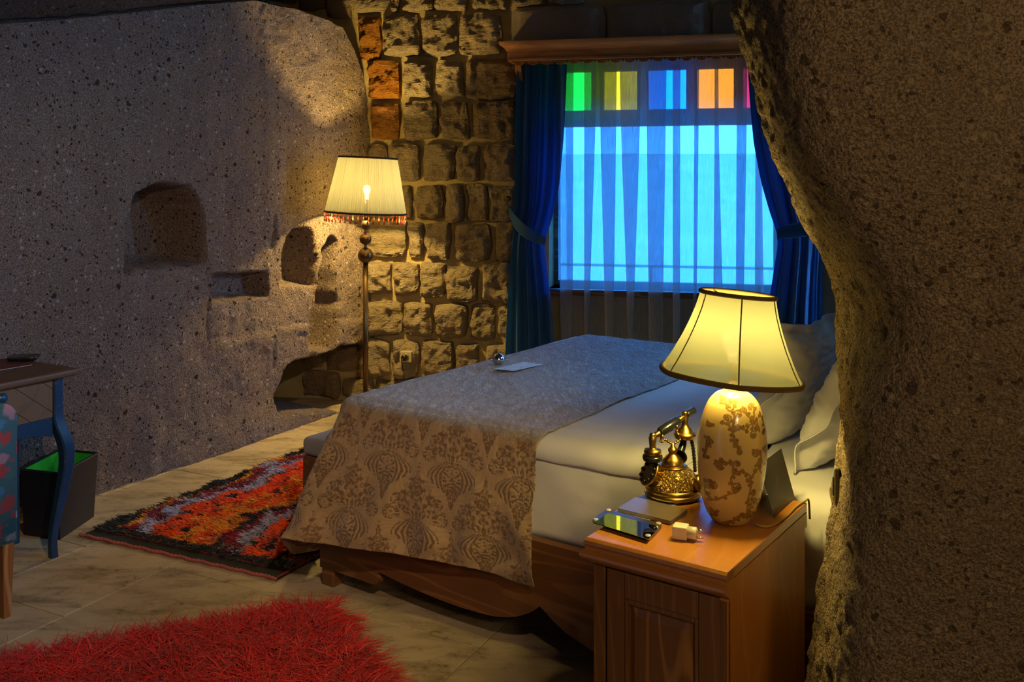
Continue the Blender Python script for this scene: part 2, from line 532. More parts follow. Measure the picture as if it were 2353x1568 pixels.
# ---- left cave wall with carved niches
def rp(*pts): return [ROCK.px(x, y, 0.0) for x, y in pts]
def build_rock():
    smax = 2.22
    s = np.concatenate([np.linspace(-5.6, -0.8, 40, endpoint=False), np.linspace(-0.8, smax, 300)])
    nz = 230
    top_px = rp((-300, 70), (0, 55), (110, 48), (300, 30), (450, 12), (600, 0), (700, 22), (760, 42), (800, 62), (818, 110), (838, 180), (848, 260), (852, 330))
    ts = np.array([p[0] for p in top_px]); tz = np.array([p[1] for p in top_px])
    zt = np.interp(s, np.r_[-5.6, ts, ts[-1] + .05], np.r_[2.1, tz, tz[-1]])
    zt = np.where(s > ts[-1], tz[-1], zt)
    v = np.linspace(0, 1, nz)
    Sg = np.repeat(s[:, None], nz, 1)
    Zg = zt[:, None] * v[None, :]
    P3 = np.stack([Sg, Zg, np.zeros_like(Sg)], -1)
    jx = Sg + 0.012 * vnoise(P3 * 14, 3); jz = Zg + 0.012 * vnoise(P3 * 14, 4)
    D = 0.035 * fbm(P3 * np.array([1.3, 0.9, 1]), 3, 5) + 0.008 * fbm(P3 * 9, 3, 8) + 0.004 * vnoise(P3 * 45, 9)
    D += 0.006 * vnoise(P3 * np.array([16, 1.3, 1]), 12)
    # the wall leans out of the way towards the top corner and at its foot
    D += 0.03 * sstep(1.2, 2.6, Zg) * sstep(0.6, 1.4, Sg)
    D -= 0.05 * sstep(0.25, 0.0, Zg) * sstep(0.3, 1.2, Sg)
    # raised panel right of the vertical groove
    xg, _ = ROCK.px(490, 700); xe, _ = ROCK.px(700, 700)
    _, zlow = ROCK.px(490, 782); _, zlow2 = ROCK.px(640, 762)
    zb = zlow + (zlow2 - zlow) * (jx - xg) / (xe - xg)
    D += 0.022 * sstep(xg - 0.01, xg + 0.01, jx) * sstep(zb - 0.01, zb + 0.01, jz) * sstep(2.0, 1.2, jz)
    gro = [(rp((487, 610), (488, 700), (487, 780)), 0.014, 0.04), (rp((488, 782), (560, 775), (640, 762)), 0.010, 0.02),
           (rp((634, 500), (632, 565)), 0.013, 0.035), (rp((633, 790), (632, 850)), 0.011, 0.02), (rp((690, 770), (745, 772)), 0.01, 0.015)]
    for pts, wd, dp in gro:
        D += dp * np.exp(-(seg_d(jx, jz, pts) / wd) ** 2)
    nich = [
        (rp((285, 618), (288, 560), (298, 490), (316, 452), (350, 431), (400, 425), (440, 435), (468, 468), (478, 520), (479, 603)), 0.36, 0.024),
        (rp((502, 640), (515, 634), (620, 629), (621, 682), (503, 697)), 0.15, 0.016),
        (rp((655, 654), (657, 580), (664, 550), (682, 534), (708, 530), (720, 545), (725, 600), (726, 653)), 0.2, 0.018),
        (rp((742, 575), (758, 545), (776, 556), (772, 620), (778, 700), (772, 795), (715, 798), (722, 730), (736, 650)), 0.24, 0.02),
    ]
    for poly, dp, wd in nich:
        sd = poly_sd(jx, jz, poly)
        D = D + dp * sstep(wd, -wd, sd)
    # undercut hollow in the corner, open to the masonry behind it
    cav = rp((640, 948), (640, 905), (655, 880), (664, 845), (684, 832), (735, 822), (800, 796), (850, 782), (900, 780), (900, 975), (760, 938), (715, 948), (690, 944), (660, 955))
    sd = poly_sd(jx, jz, cav)
    D = D + 0.95 * sstep(0.015, -0.03, sd)
    # mass turns into the masonry near the corner
    D -= 0.05 * sstep(1.85, 2.1, Sg)
    V = ROCK.P(Sg, D, Zg).reshape(-1, 3)
    f = quads(len(s), nz)
    # rounded top rim turning back
    k = 5
    rim = []
    for q in range(1, k + 1):
        a = q / k * math.pi / 2
        rim.append(ROCK.P(s, D[:, -1] + 0.10 * math.sin(a) * 1.0 + (0.5 if q == k else 0), zt + 0.04 * (1 - math.cos(a)) * 0 + 0.03 * math.sin(a)))
    R = np.stack([V.reshape(len(s), nz, 3)[:, -1]] + rim, 1)
    V2 = R.reshape(-1, 3); f2 = quads(len(s), k + 1, off=len(V))
    o = mk('wall_left', np.vstack([V, V2]), np.vstack([f, f2]), M_ROCK, smooth=True)
    tag(o, 'rough grey tuff cave wall with carved niches', kind='structure')
    return s, zt
RS, RZT = build_rock()

# ---- ceiling rock
def build_ceiling():
    xs = np.linspace(-5.2, 4.6, 140); ys = np.linspace(-1.8, 7.4, 140)
    X, Y = np.meshgrid(xs, ys, indexing='ij')
    rel = np.stack([X - ROCK.o[0], Y - ROCK.o[1], np.zeros_like(X)], -1)
    s = rel @ ROCK.ex; d = -(rel @ ROCK.ey)
    pts = rp((-300, 70), (0, 55), (110, 48), (300, 30), (450, 12), (600, 0))
    zs = np.interp(s, [p[0] for p in pts] + [2.2, 2.5], [p[1] for p in pts] + [2.86, 2.95])
    Z = zs + 0.55 * (1 - np.exp(-np.clip(d - 0.02, 0, 9) / 0.9)) + 0.02
    Z = np.minimum(Z, 3.0) + 0.02 * fbm(np.stack([X, Y, 0 * X], -1) * 3, 3, 2)
    Z = np.where(d < 0.0, zs + 0.02, Z)
    qd = quads(140, 140)[:, ::-1]
    cxy = np.stack([X, Y], -1).reshape(-1, 2)[qd].mean(1)
    rl = (cxy[:, 0] - BED.o[0]) * BED.ex[0] + (cxy[:, 1] - BED.o[1]) * BED.ex[1]
    qd = qd[~((rl > 2.48) & (cxy[:, 1] > 2.4))]
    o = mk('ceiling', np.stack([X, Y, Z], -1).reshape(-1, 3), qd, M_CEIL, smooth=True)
    tag(o, 'dark rock ceiling', kind='structure')
build_ceiling()

# ---- window wall: mortar bed, opening, stones
OT0, OT1 = WIN.px(1262, 400)[0], WIN.px(1792, 400)[0]
OZ0, OZ1 = 0.80, 2.30
DW0, DW1, DZ0, DZ1 = 1.0, 1.9, 1.85, 2.5     # added unseen window in the head wall, daylight fill for the bed
def build_window_wall():
    ts = np.unique(np.r_[np.linspace(-0.95, OT0, 48), np.linspace(OT0, OT1, 26), np.linspace(OT1, 4.6, 40)])
    zs = np.unique(np.r_[np.linspace(-0.02, OZ0, 24), np.linspace(OZ0, OZ1, 40), np.linspace(OZ1, 3.1, 20)])
    T, Z = np.meshgrid(ts, zs, indexing='ij')
    P3 = np.stack([T, Z, 0 * T], -1)
    D = 0.012 * fbm(P3 * 6, 3, 21)
    edge = ((np.abs(T - OT0) < 1e-6) | (np.abs(T - OT1) < 1e-6)) & (Z > OZ0 - 1e-6) & (Z < OZ1 + 1e-6)
    V = WIN.P(T, D, Z).reshape(-1, 3)
    q = quads(len(ts), len(zs))
    cen_t = T.reshape(-1)[q].mean(1); cen_z = Z.reshape(-1)[q].mean(1)
    q = q[~((cen_t > OT0) & (cen_t < OT1) & (cen_z > OZ0) & (cen_z < OZ1))]
    parts = [(V, q[:, ::-1])]
    for (a, b, c, d) in ((OT0 - .04, OT0, OZ0 - .04, OZ1 + .04), (OT1, OT1 + .04, OZ0 - .04, OZ1 + .04), (OT0, OT1, OZ1, OZ1 + .04), (OT0 - .05, OT1 + .05, OZ0 - .05, OZ0)):
        bv, bf = box(a, b, -0.005, 0.42, c, d)
        parts.append((WIN.V(bv), bf))
    # outer skin so that no daylight leaks round the wall
    bigs = [box(-1.6, OT0, 0.36, 0.42, -0.1, 3.3), box(OT1, 4.8, 0.36, 0.42, -0.1, 3.3), box(OT0, OT1, 0.36, 0.42, -0.1, OZ0), box(OT0, OT1, 0.36, 0.42, OZ1, 3.3)]
    parts += [(WIN.V(bv), bf) for bv, bf in bigs]
    V, Fc = merge(*parts)
    o = mk('wall_back', V, Fc, M_MORTAR); tag(o, 'rough stone masonry wall with wide mortar joints around the window', kind='structure')
    return o
WALLB = build_window_wall()

def stone(x0, z0, x1, z1, proud=0.05, tint=0.0, seed=0, mat=None, rough=1.0, name='stone', n=20):
    a = np.linspace(-1, 1, n)
    U, Vv = np.meshgrid(a, a, indexing='ij')
    # rounded, irregular outline
    k = 0.16
    X = U * np.sqrt(1 - k * Vv ** 4 * 0.9); Z = Vv * np.sqrt(1 - k * U ** 4 * 0.9)
    cx, cz, hx, hz = (x0 + x1) / 2, (z0 + z1) / 2, (x1 - x0) / 2, (z1 - z0) / 2
    P3 = np.stack([X * hx * 1.0 + cx, Z * hz + cz, np.full_like(X, seed * 3.1)], -1)
    X = cx + X * hx + rough * 0.012 * fbm(P3 * 11, 2, 40) * np.abs(U) ** 1.0
    Z = cz + Z * hz + rough * 0.012 * fbm(P3 * 11, 2, 50) * np.abs(Vv) ** 1.0
    e = np.maximum(np.abs(U), np.abs(Vv))
    Yp = -proud * (1 - 0.35 * sstep(0.72, 1.0, e)) - rough * (0.020 * fbm(P3 * 20, 3, 60) + 0.014 * fbm(P3 * 6, 2, 66))
    Yp = np.minimum(Yp, -0.004)
    V = [WIN.P(X, Yp, Z).reshape(-1, 3)]
    f = [tuple(t) for t in quads(n, n)]
    ring = [i * n for i in range(n)] + [(n - 1) * n + j for j in range(1, n)] + [i * n + n - 1 for i in range(n - 2, -1, -1)] + [j for j in range(n - 2, 0, -1)]
    xr, zr = X.reshape(-1)[ring], Z.reshape(-1)[ring]
    V.append(WIN.P(cx + (xr - cx) * 1.02, np.full(len(ring), 0.03), cz + (zr - cz) * 1.02))
    b = n * n; m = len(ring)
    f += [(ring[i], b + i, b + (i + 1) % m, ring[(i + 1) % m]) for i in range(m)]
    V = np.vstack(V)
    return mk(name, V, f, mat or M_STONE, WALLB, smooth=False, fattr={'tint': np.full(len(V), tint)})

def build_stones():
    k = 0
    A = lambda x, y: (800 + x / 3.136, y / 3.136)
    B = lambda x, y: (800 + x / 3.136, 450 + y / 3.136)
    rows = []
    up = [(40, -90, 300, 88, 0), (322, -90, 378, 85, 0), (405, -90, 625, 82, 0), (640, -90, 865, 85, 0), (905, -90, 1165, 70, 0), (1185, -90, 1440, 45, 0), (1460, -90, 1700, 28, 0),
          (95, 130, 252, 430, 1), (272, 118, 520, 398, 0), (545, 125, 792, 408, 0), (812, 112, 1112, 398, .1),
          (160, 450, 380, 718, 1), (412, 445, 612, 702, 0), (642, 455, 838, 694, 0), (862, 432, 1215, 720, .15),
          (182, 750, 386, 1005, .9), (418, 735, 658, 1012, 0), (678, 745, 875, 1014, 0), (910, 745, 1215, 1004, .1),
          (172, 1050, 298, 1300, .1), (318, 1045, 528, 1303, 0), (556, 1050, 782, 1303, 0), (788, 1056, 960, 1303, 0), (992, 1036, 1215, 1303, .1),
          (170, 1330, 360, 1575, 0), (385, 1330, 468, 1570, 0), (503, 1330, 692, 1578, 0), (712, 1335, 838, 1600, 0), (872, 1332, 1012, 1592, 0), (1030, 1336, 1215, 1598, 0)]
    dn = [(140, 190, 428, 442, 0), (448, 190, 552, 452, 0), (572, 190, 748, 458, 0), (786, 200, 1038, 468, 0), (1072, 186, 1215, 462, 0), (18, 355, 108, 572, .1),
          (140, 466, 322, 704, 0), (342, 476, 512, 714, 0), (542, 486, 708, 728, 0), (722, 505, 938, 754, 0), (976, 476, 1190, 758, 0),
          (140, 756, 402, 1002, 0), (420, 762, 612, 1004, 0), (638, 776, 868, 1018, 0), (886, 776, 1064, 1038, 0), (1100, 786, 1215, 1012, 0),
          (140, 1036, 314, 1292, 0), (338, 1036, 514, 1298, 0), (538, 1036, 764, 1288, 0), (792, 1066, 954, 1300, 0), (1000, 1070, 1215, 1300, 0),
          (200, 1316, 362, 1560, 0), (384, 1310, 560, 1560, 0), (585, 1310, 790, 1560, 0), (810, 1320, 1010, 1560, 0), (1030, 1320, 1215, 1560, 0), (10, 1310, 180, 1560, 0)]
    lst = [(A(a, b), A(c, d), t) for a, b, c, d, t in up] + [(B(a, b), B(c, d), t) for a, b, c, d, t in dn]
    # seen through the hollow and above the shoulder of the rock
    for a, b, c, d in ((757, 790, 842, 850), (705, 852, 786, 925), (790, 868, 838, 935), (705, 790, 745, 842), (700, 940, 790, 990),
                       (690, -40, 752, 22), (756, -40, 810, 42), (640, -40, 684, 8)):
        lst.append(((a, b), (c, d), 0.2))
    zr = 0.03
    for r in range(9):
        hz = 0.22 + 0.03 * random.random()
        xr = OT1 + (0.40 if r < 8 else 0.7) + 0.08 * (r % 2)
        while xr < 4.15:
            wx = 0.20 + 0.16 * random.random()
            k += 1
            stone(xr, zr, xr + wx, zr + hz, 0.055 + 0.03 * random.random(), 0.05, k + 300)
            xr += wx + 0.045
        zr += hz + 0.045
    for (p0, p1, t) in lst:
        x0, z1 = WIN.px(*p0); x1, z0 = WIN.px(*p1)
        k += 1
        z0 = max(z0, 0.02)
        if z1 - z0 < 0.03: continue
        stone(x0, z0, x1, z1, 0.055 + 0.03 * random.random(), t, k)
    # smooth lintel course above the window
    for a, b, c, d in ((1178, 20, 1392, 100), (1398, 10, 1632, 92), (1638, 4, 1880, 86), (1886, 0, 2060, 86)):
        x0, z1 = WIN.px(a, b); x1, z0 = WIN.px(c, d)
        k += 1
        stone(x0, z0 - 0.02, x1, z1, 0.055, 0, k, M_LINTEL, 0.12, 'lintel_stone')
build_stones()

# ---- right-hand rock pillar of the arch
PIL_SIL = [(1686, -400), (1687, -150), (1688, 0), (1700, 60), (1720, 140), (1750, 230), (1771, 300), (1802, 390), (1840, 470), (1872, 540), (1902, 592), (1922, 640), (1932, 700),
           (1938, 800), (1939, 900), (1940, 1000), (1936, 1060), (1927, 1130), (1918, 1200), (1905, 1300), (1890, 1400), (1880, 1480), (1864, 1568), (1840, 1750), (1830, 2300)]
PIL_TER = [(1800, -400), (1800, -150), (1798, 0), (1802, 100), (1812, 200), (1860, 370), (1930, 480), (1990, 560), (2050, 660), (2078, 750), (2050, 850), (2015, 950), (1995, 1050),
           (1985, 1200), (1965, 1400), (1945, 1568), (1930, 1800), (1920, 2300)]
YS_, YF_ = 2.08, 1.72
def pil_x(z):
    ps = np.array(PIL_SIL, float); pt = np.array(PIL_TER, float)
    pys = HY + (CAM[2] - z) * F / YS_; pyt = HY + (CAM[2] - z) * F / YF_
    # smooth the polylines a little
    xs = sum(np.interp(pys + o, ps[:, 1], ps[:, 0]) for o in (-24, -12, 0, 12, 24)) / 5
    xt = sum(np.interp(pyt + o, pt[:, 1], pt[:, 0]) for o in (-40, -20, 0, 20, 40)) / 5
    return (xs - CX) / F * YS_, (xt - CX) / F * YF_
def build_pillar():
    z = np.concatenate([np.linspace(-0.02, 0.36, 24, endpoint=False), np.linspace(0.36, 2.0, 250), np.linspace(2.02, 3.1, 30)])
    xs, xf = pil_x(z)
    rows = []
    for i in range(len(z)):
        a, b = xs[i], xf[i]
        ctrl = [(4.0, 1.85), (2.2, 1.90), (a + 0.55, 1.99), (a + 0.20, 2.17), (a + 0.07, 2.20), (a + 0.006, 2.13), (a, 2.08), (a * 0.75 + b * 0.25 - 0.002, 1.99), (a * 0.3 + b * 0.7 - 0.004, 1.84),
                (b, 1.735), (b + 0.045, 1.675), (b + 0.16, 1.64), (b + 0.4, 1.60), (2.2, 1.45), (4.0, 1.25)]
        rows.append(ctrl)
    C = np.array(rows)                                # (nz, 15, 2)
    dens = [4, 5, 5, 5, 7, 6, 14, 18, 16, 12, 22, 34, 12, 6]
    out = []
    for sgi, m in enumerate(dens):
        t = np.linspace(0, 1, m, endpoint=False)[None, :, None]
        p0 = C[:, max(sgi - 1, 0)][:, None]; p1 = C[:, sgi][:, None]; p2 = C[:, sgi + 1][:, None]; p3 = C[:, min(sgi + 2, 14)][:, None]
        if sgi in (0, 1, 13, 12): out.append(p1 + (p2 - p1) * t)
        else: out.append(0.5 * (2 * p1 + (p2 - p0) * t + (2 * p0 - 5 * p1 + 4 * p2 - p3) * t ** 2 + (3 * p1 - p0 - 3 * p2 + p3) * t ** 3))
    out.append(C[:, -1][:, None])
    G = np.concatenate(out, 1)                         # (nz, m, 2)
    m = G.shape[1]
    P = np.concatenate([G, np.repeat(z[:, None, None], m, 1)], -1)
    dT = np.gradient(G, axis=1); nrm = np.stack([-dT[..., 1], dT[..., 0]], -1); nrm /= np.linalg.norm(nrm, axis=-1, keepdims=True) + 1e-9
    h = 0.010 * fbm(P * 9, 3, 31) + 0.006 * fbm(P * 55, 2, 33)
    jamb = sstep(2.2, 2.08, G[..., 1]) * sstep(1.66, 1.76, G[..., 1])
    h = h * 0.5 + jamb * (0.0055 * np.abs(vnoise(P * 70, 35)) + 0.006 * vnoise(P * 38, 36))
    P[..., :2] += nrm * h[..., None] * -1
    o = mk('wall_right', P.reshape(-1, 3), quads(len(z), m)[:, ::-1], M_PILLAR, smooth=True)
    tag(o, 'thick tuff rock pillar of the cave archway', kind='structure')
build_pillar()

# ---- rest of the shell (behind the camera and behind the pillar)
rb = box(-6.5, 3.4, 1.25, 1.4, -0.1, 3.4); wb = box(-3.2, -1.4, 0.30, 0.42, -0.1, 3.4)
V, Fc = merge(box(-7.6, 4.6, -1.9, -1.5, -0.1, 3.4), box(4.0, 4.2, -1.6, 2.6, -0.1, 3.4), (ROCK.V(rb[0]), rb[1]), (WIN.V(wb[0]), wb[1]))
ro = [(-8, -1.9), (4.4, -1.9), (4.4, 2.5), (1.62, 2.5), (3.5, 5.15), (3.75, 5.9), (-8, 8.6)]
n_ = len(ro)
RV = np.array([(x, y, 3.15) for x, y in ro] + [(x, y, 3.4) for x, y in ro])
RF = [tuple(range(n_ - 1, -1, -1)), tuple(range(n_, 2 * n_))] + [(k, (k + 1) % n_, n_ + (k + 1) % n_, n_ + k) for k in range(n_)]
V, Fc = merge((V, Fc), (RV, RF))
o = mk('wall_rear', V, Fc, M_ROCK); tag(o, 'plain rock wall behind the viewer', kind='structure')
hv, hf = merge(box(2.32, 2.5, -0.28, DW0, -0.02, 3.1), box(2.32, 2.5, DW1, 3.7, -0.02, 3.1), box(2.32, 2.5, DW0, DW1, DZ1, 3.1), box(2.32, 2.5, DW0, DW1, -0.02, DZ0))
o = mk('wall_head', BED.V(hv), hf, M_ROCK); tag(o, 'rock wall at the head of the bed', kind='structure')

# ---- window frame and coloured panes
def glass(name, c):
    b = NB(name)
    tr = b.node('ShaderNodeBsdfTransparent'); tr.inputs[0].default_value = (*c, 1)
    gl = b.node('ShaderNodeBsdfGlossy'); gl.inputs['Roughness'].default_value = 0.05
    fr = b.node('ShaderNodeFresnel'); fr.inputs[0].default_value = 1.3
    mx = b.node('ShaderNodeMixShader'); b.link(fr.outputs[0], mx.inputs[0]); b.link(tr.outputs[0], mx.inputs[1]); b.link(gl.outputs[0], mx.inputs[2])
    b.link(mx.outputs[0], b.out.inputs[0]); return b.m
def build_window():
    yw = 0.20
    win = bpy.data.objects.new('window_1', None); COL.objects.link(win)
    ORG['window_1'] = WIN.P(OT0, yw, OZ0); win.location = ORG['window_1']
    tag(win, 'wooden window with coloured glass panes above a clear pane', kind='structure')
    g = lambda px, py: WIN.px(px, py, yw)
    zt0, zt1 = g(1500, 290)[1], g(1500, 252)[1]
    zp1 = g(1500, 162)[1]
    y0, y1 = yw - 0.03, yw + 0.03
    fr = [(OT0, OT0 + .03, OZ0, OZ1), (OT1 - .03, OT1, OZ0, OZ1), (OT0, OT1, zp1, OZ1), (OT0, OT1, zt0, zt1)]
    parts = [box(a, b, y0, y1, c, d, 0.004, 1) for a, b, c, d in fr]
    V, Fc = merge(*parts); mk('window_frame', WIN.V(V), Fc, M_FRAMEW, win)
    bv, bf = box(OT0, OT1, y0, y1, OZ0, OZ0 + 0.035, 0.004, 1); mk('bottom_rail', WIN.V(bv), bf, M_FRAMEW, win)
    panes = [(1275, 1360, (0.0, 0.44, 0.09)), (1388, 1465, (0.58, 0.36, 0.035)), (1490, 1577, (0.0, 0.24, 0.46)), (1602, 1686, (0.54, 0.21, 0.045)), (1708, 1786, (0.45, 0.055, 0.12))]
    xs = [(g(a, 200)[0], g(b, 200)[0], c) for a, b, c in panes]
    for k, (a, b, c) in enumerate(xs):
        # mullion to the right of each pane
        nx = xs[k + 1][0] if k < 4 else OT1 - .02
        bv, bf = box(b, nx, y0, y1, zt1, zp1, 0.003, 1); mk('mullion', WIN.V(bv), bf, M_FRAMEW, win)
        bv, bf = box(a, b, yw - 0.003, yw + 0.003, zt1, zp1)
        nm = ['green', 'yellow', 'blue', 'orange', 'red'][k]
        # strongly coloured glass; the outdoor light is blue, so panes are deep
        pane = mk('pane', WIN.V(bv), bf, glass(nm + ' glass', c), win); pane['label'] = nm + ' glass pane'
    bv, bf = box(OT0 + .02, OT1 - .02, yw - 0.003, yw + 0.003, OZ0 + 0.03, zt0)
    mk('clear_pane', WIN.V(bv), bf, glass('daylight tint glass', (0.21, 0.395, 0.57)), win)  # blue tint added to the pane to dim and colour the daylight
    bv, bf = box(OT0 - .02, OT1 + .02, -0.05, 0.2, OZ0 - 0.04, OZ0, 0.006, 2)
    mk('window_sill', WIN.V(bv), bf, M_FRAMEW, win)
    # portal guides the sky light through the opening
    po = light('window_portal', 'AREA', WIN.P((OT0 + OT1) / 2, 0.30, (OZ0 + OZ1) / 2), 1.0, (1, 1, 1))
    po.data.shape = 'RECTANGLE'; po.data.size = OT1 - OT0; po.data.size_y = OZ1 - OZ0
    po.data.cycles.is_portal = True
    po.rotation_euler = Matrix(((-WIN.ex[0], 0, WIN.ey[0]), (-WIN.ex[1], 0, WIN.ey[1]), (0, 1, 0))).to_euler()
build_window()
def build_fill_window():  # unseen opening added to let extra sky light onto bed and left wall
    d = bpy.data.objects.new('fill_window', None); COL.objects.link(d); ORG['fill_window'] = BED.P(2.41, DW0, DZ0); d.location = ORG['fill_window']
    tag(d, 'added high window for fill daylight in the rock wall above the head of the bed', kind='structure')
    y0, y1 = 2.38, 2.44
    V, Fc = merge(*[box(y0, y1, a, b, c, e, 0.004, 1) for a, b, c, e in ((DW0, DW0 + .05, DZ0, DZ1), (DW1 - .05, DW1, DZ0, DZ1), (DW0 + .05, DW1 - .05, DZ1 - .05, DZ1), (DW0 + .05, DW1 - .05, DZ0, DZ0 + .05))])
    mk('window_frame', BED.V(V), Fc, M_FRAMEW, d)
    V, Fc = box(2.407, 2.413, DW0 + .05, DW1 - .05, DZ0 + .05, DZ1 - .05); mk('pane', BED.V(V), Fc, glass('clear glass', (0.97, 0.98, 0.99)), d)
    po = light('fill_window_portal', 'AREA', BED.P(2.49, (DW0 + DW1) / 2, (DZ0 + DZ1) / 2), 1.0, (1, 1, 1))
    po.data.shape = 'RECTANGLE'; po.data.size = DW1 - DW0; po.data.size_y = DZ1 - DZ0
    po.data.cycles.is_portal = True
    po.rotation_euler = Matrix(((BED.ey[0], 0, BED.ex[0]), (BED.ey[1], 0, BED.ex[1]), (0, 1, 0))).to_euler()
build_fill_window()

# ---- outside: terrace rail and far hills
def build_outside():
    hm = NB('hazy hillside'); p = hm.pos()
    hm.color(hm.mix(hm.noise(p, 0.02, 5), (0.30, 0.34, 0.36), (0.55, 0.55, 0.52))); hm.rough(1.0)
    n = 60
    u = np.linspace(-1, 1, n); v = np.linspace(0, 1, 24)
    U, Vv = np.meshgrid(u, v, indexing='ij')
    Yd = 60 + 900 * Vv ** 2
    X = U * (200 + 1200 * Vv)
    prof = np.interp(Vv, [0, 0.55, 0.8, 0.93, 1.0], [-24, -14, 2, 26, 27])
    Z = prof + 4 * fbm(np.stack([X / 120, Yd / 160, 0 * X], -1), 3, 70) * sstep(1.0, 0.8, Vv)
    V = WIN.P(X, Yd, Z).reshape(-1, 3)
    o = mk('hillside', V, quads(n, 24)[:, ::-1], hm.m, smooth=True)
    tag(o, 'hazy plateau and valley seen through the sheer curtain', kind='structure')
    tm = plain('terrace stone', (0.55, 0.52, 0.48), 0.9)
    V, Fc = merge(box(-2, 6, 0.42, 2.0, 0.2, 0.55))
    o = mk('terrace', WIN.V(V), Fc, tm); tag(o, 'stone terrace outside the window', kind='structure')
    rm = plain('railing metal', (0.6, 0.6, 0.6), 0.5)
    root = thing('railing', 'thin horizontal metal railing outside the window', 'railing', WIN.P(2, 1.6, 0.55))
    _, zr = WIN.px(1500, 612, 1.6)
    V, Fc = tube([WIN.P(-1, 1.6, zr), WIN.P(6, 1.6, zr)], 0.012, 8); mk('top_rail', V, Fc, rm, root)
    for x in np.arange(-0.8, 6, 1.3):
        V, Fc = tube([WIN.P(x, 1.6, 0.54), WIN.P(x, 1.6, zr)], 0.012, 8); mk('baluster', V, Fc, rm, root)
build_outside()

# ================================================================== ADDED FILL LAMPS OUT OF VIEW
def pendant():  # unseen lamp added as warm fill for pillar and floor
    loc = np.array([0.7, -0.3, 2.15])
    t = thing('fill_pendant', 'added fill lamp shaped as a frosted glass pendant behind the viewer', 'lamp', loc)
    V, Fc = lathe([(0.001, -0.1), (0.08, -0.075), (0.12, 0.0), (0.09, 0.08), (0.03, 0.1)], 24, loc)
    b = NB('lit frosted glass'); b.color((0.9, 0.8, 0.6)); b.bsdf.inputs['Emission Color'].default_value = (1, 0.62, 0.26, 1); b.bsdf.inputs['Emission Strength'].default_value = 2
    mk('glass_globe', V, Fc, b.m, t, True)
    V, Fc = tube([loc + [0, 0, 0.1], loc + [0, 0, 0.9]], 0.006, 8); mk('stem', V, Fc, M_BRONZE, t)
    return loc
PL = pendant()
light('pendant_fill_light', 'POINT', PL + np.array([0, 0, -0.22]), 20, (1.0, 0.68, 0.34), shadow_soft_size=0.12)
def fill_spot(loc, target, energy):  # unseen spot added to brighten the cave wall and rug
    loc = np.array(loc); d = np.array(target) - loc; d /= np.linalg.norm(d)
    t = thing('fill_spotlight', 'added fill spotlight in a bronze housing turned towards the cave wall', 'spotlight', loc)
    V, Fc = tube([loc - d * 0.14, loc - d * 0.03, loc - d * 0.02], [0.03, 0.045, 0.045], 20); mk('housing', V, Fc, M_BRONZE, t, True)
    V, Fc = tube([loc - d * 0.10, loc - d * 0.10 + np.array([0, 0, 0.7])], 0.008, 8); mk('stem', V, Fc, M_BRONZE, t)
    l = light('fill_spot_light', 'SPOT', loc, energy, (1.0, 0.70, 0.44), shadow_soft_size=0.04, spot_size=math.radians(60), spot_blend=0.9)
    l.rotation_euler = Vector(d).to_track_quat('-Z', 'Y').to_euler()
fill_spot((0.35, 0.6, 2.35), (-1.65, 4.2, 0.4), 70)

# ================================================================== BED
def strip_mesh(G):
    """(nu, nv, 3) array -> verts, quad array"""
    nu, nv = G.shape[:2]
    return G.reshape(-1, 3), quads(nu, nv)

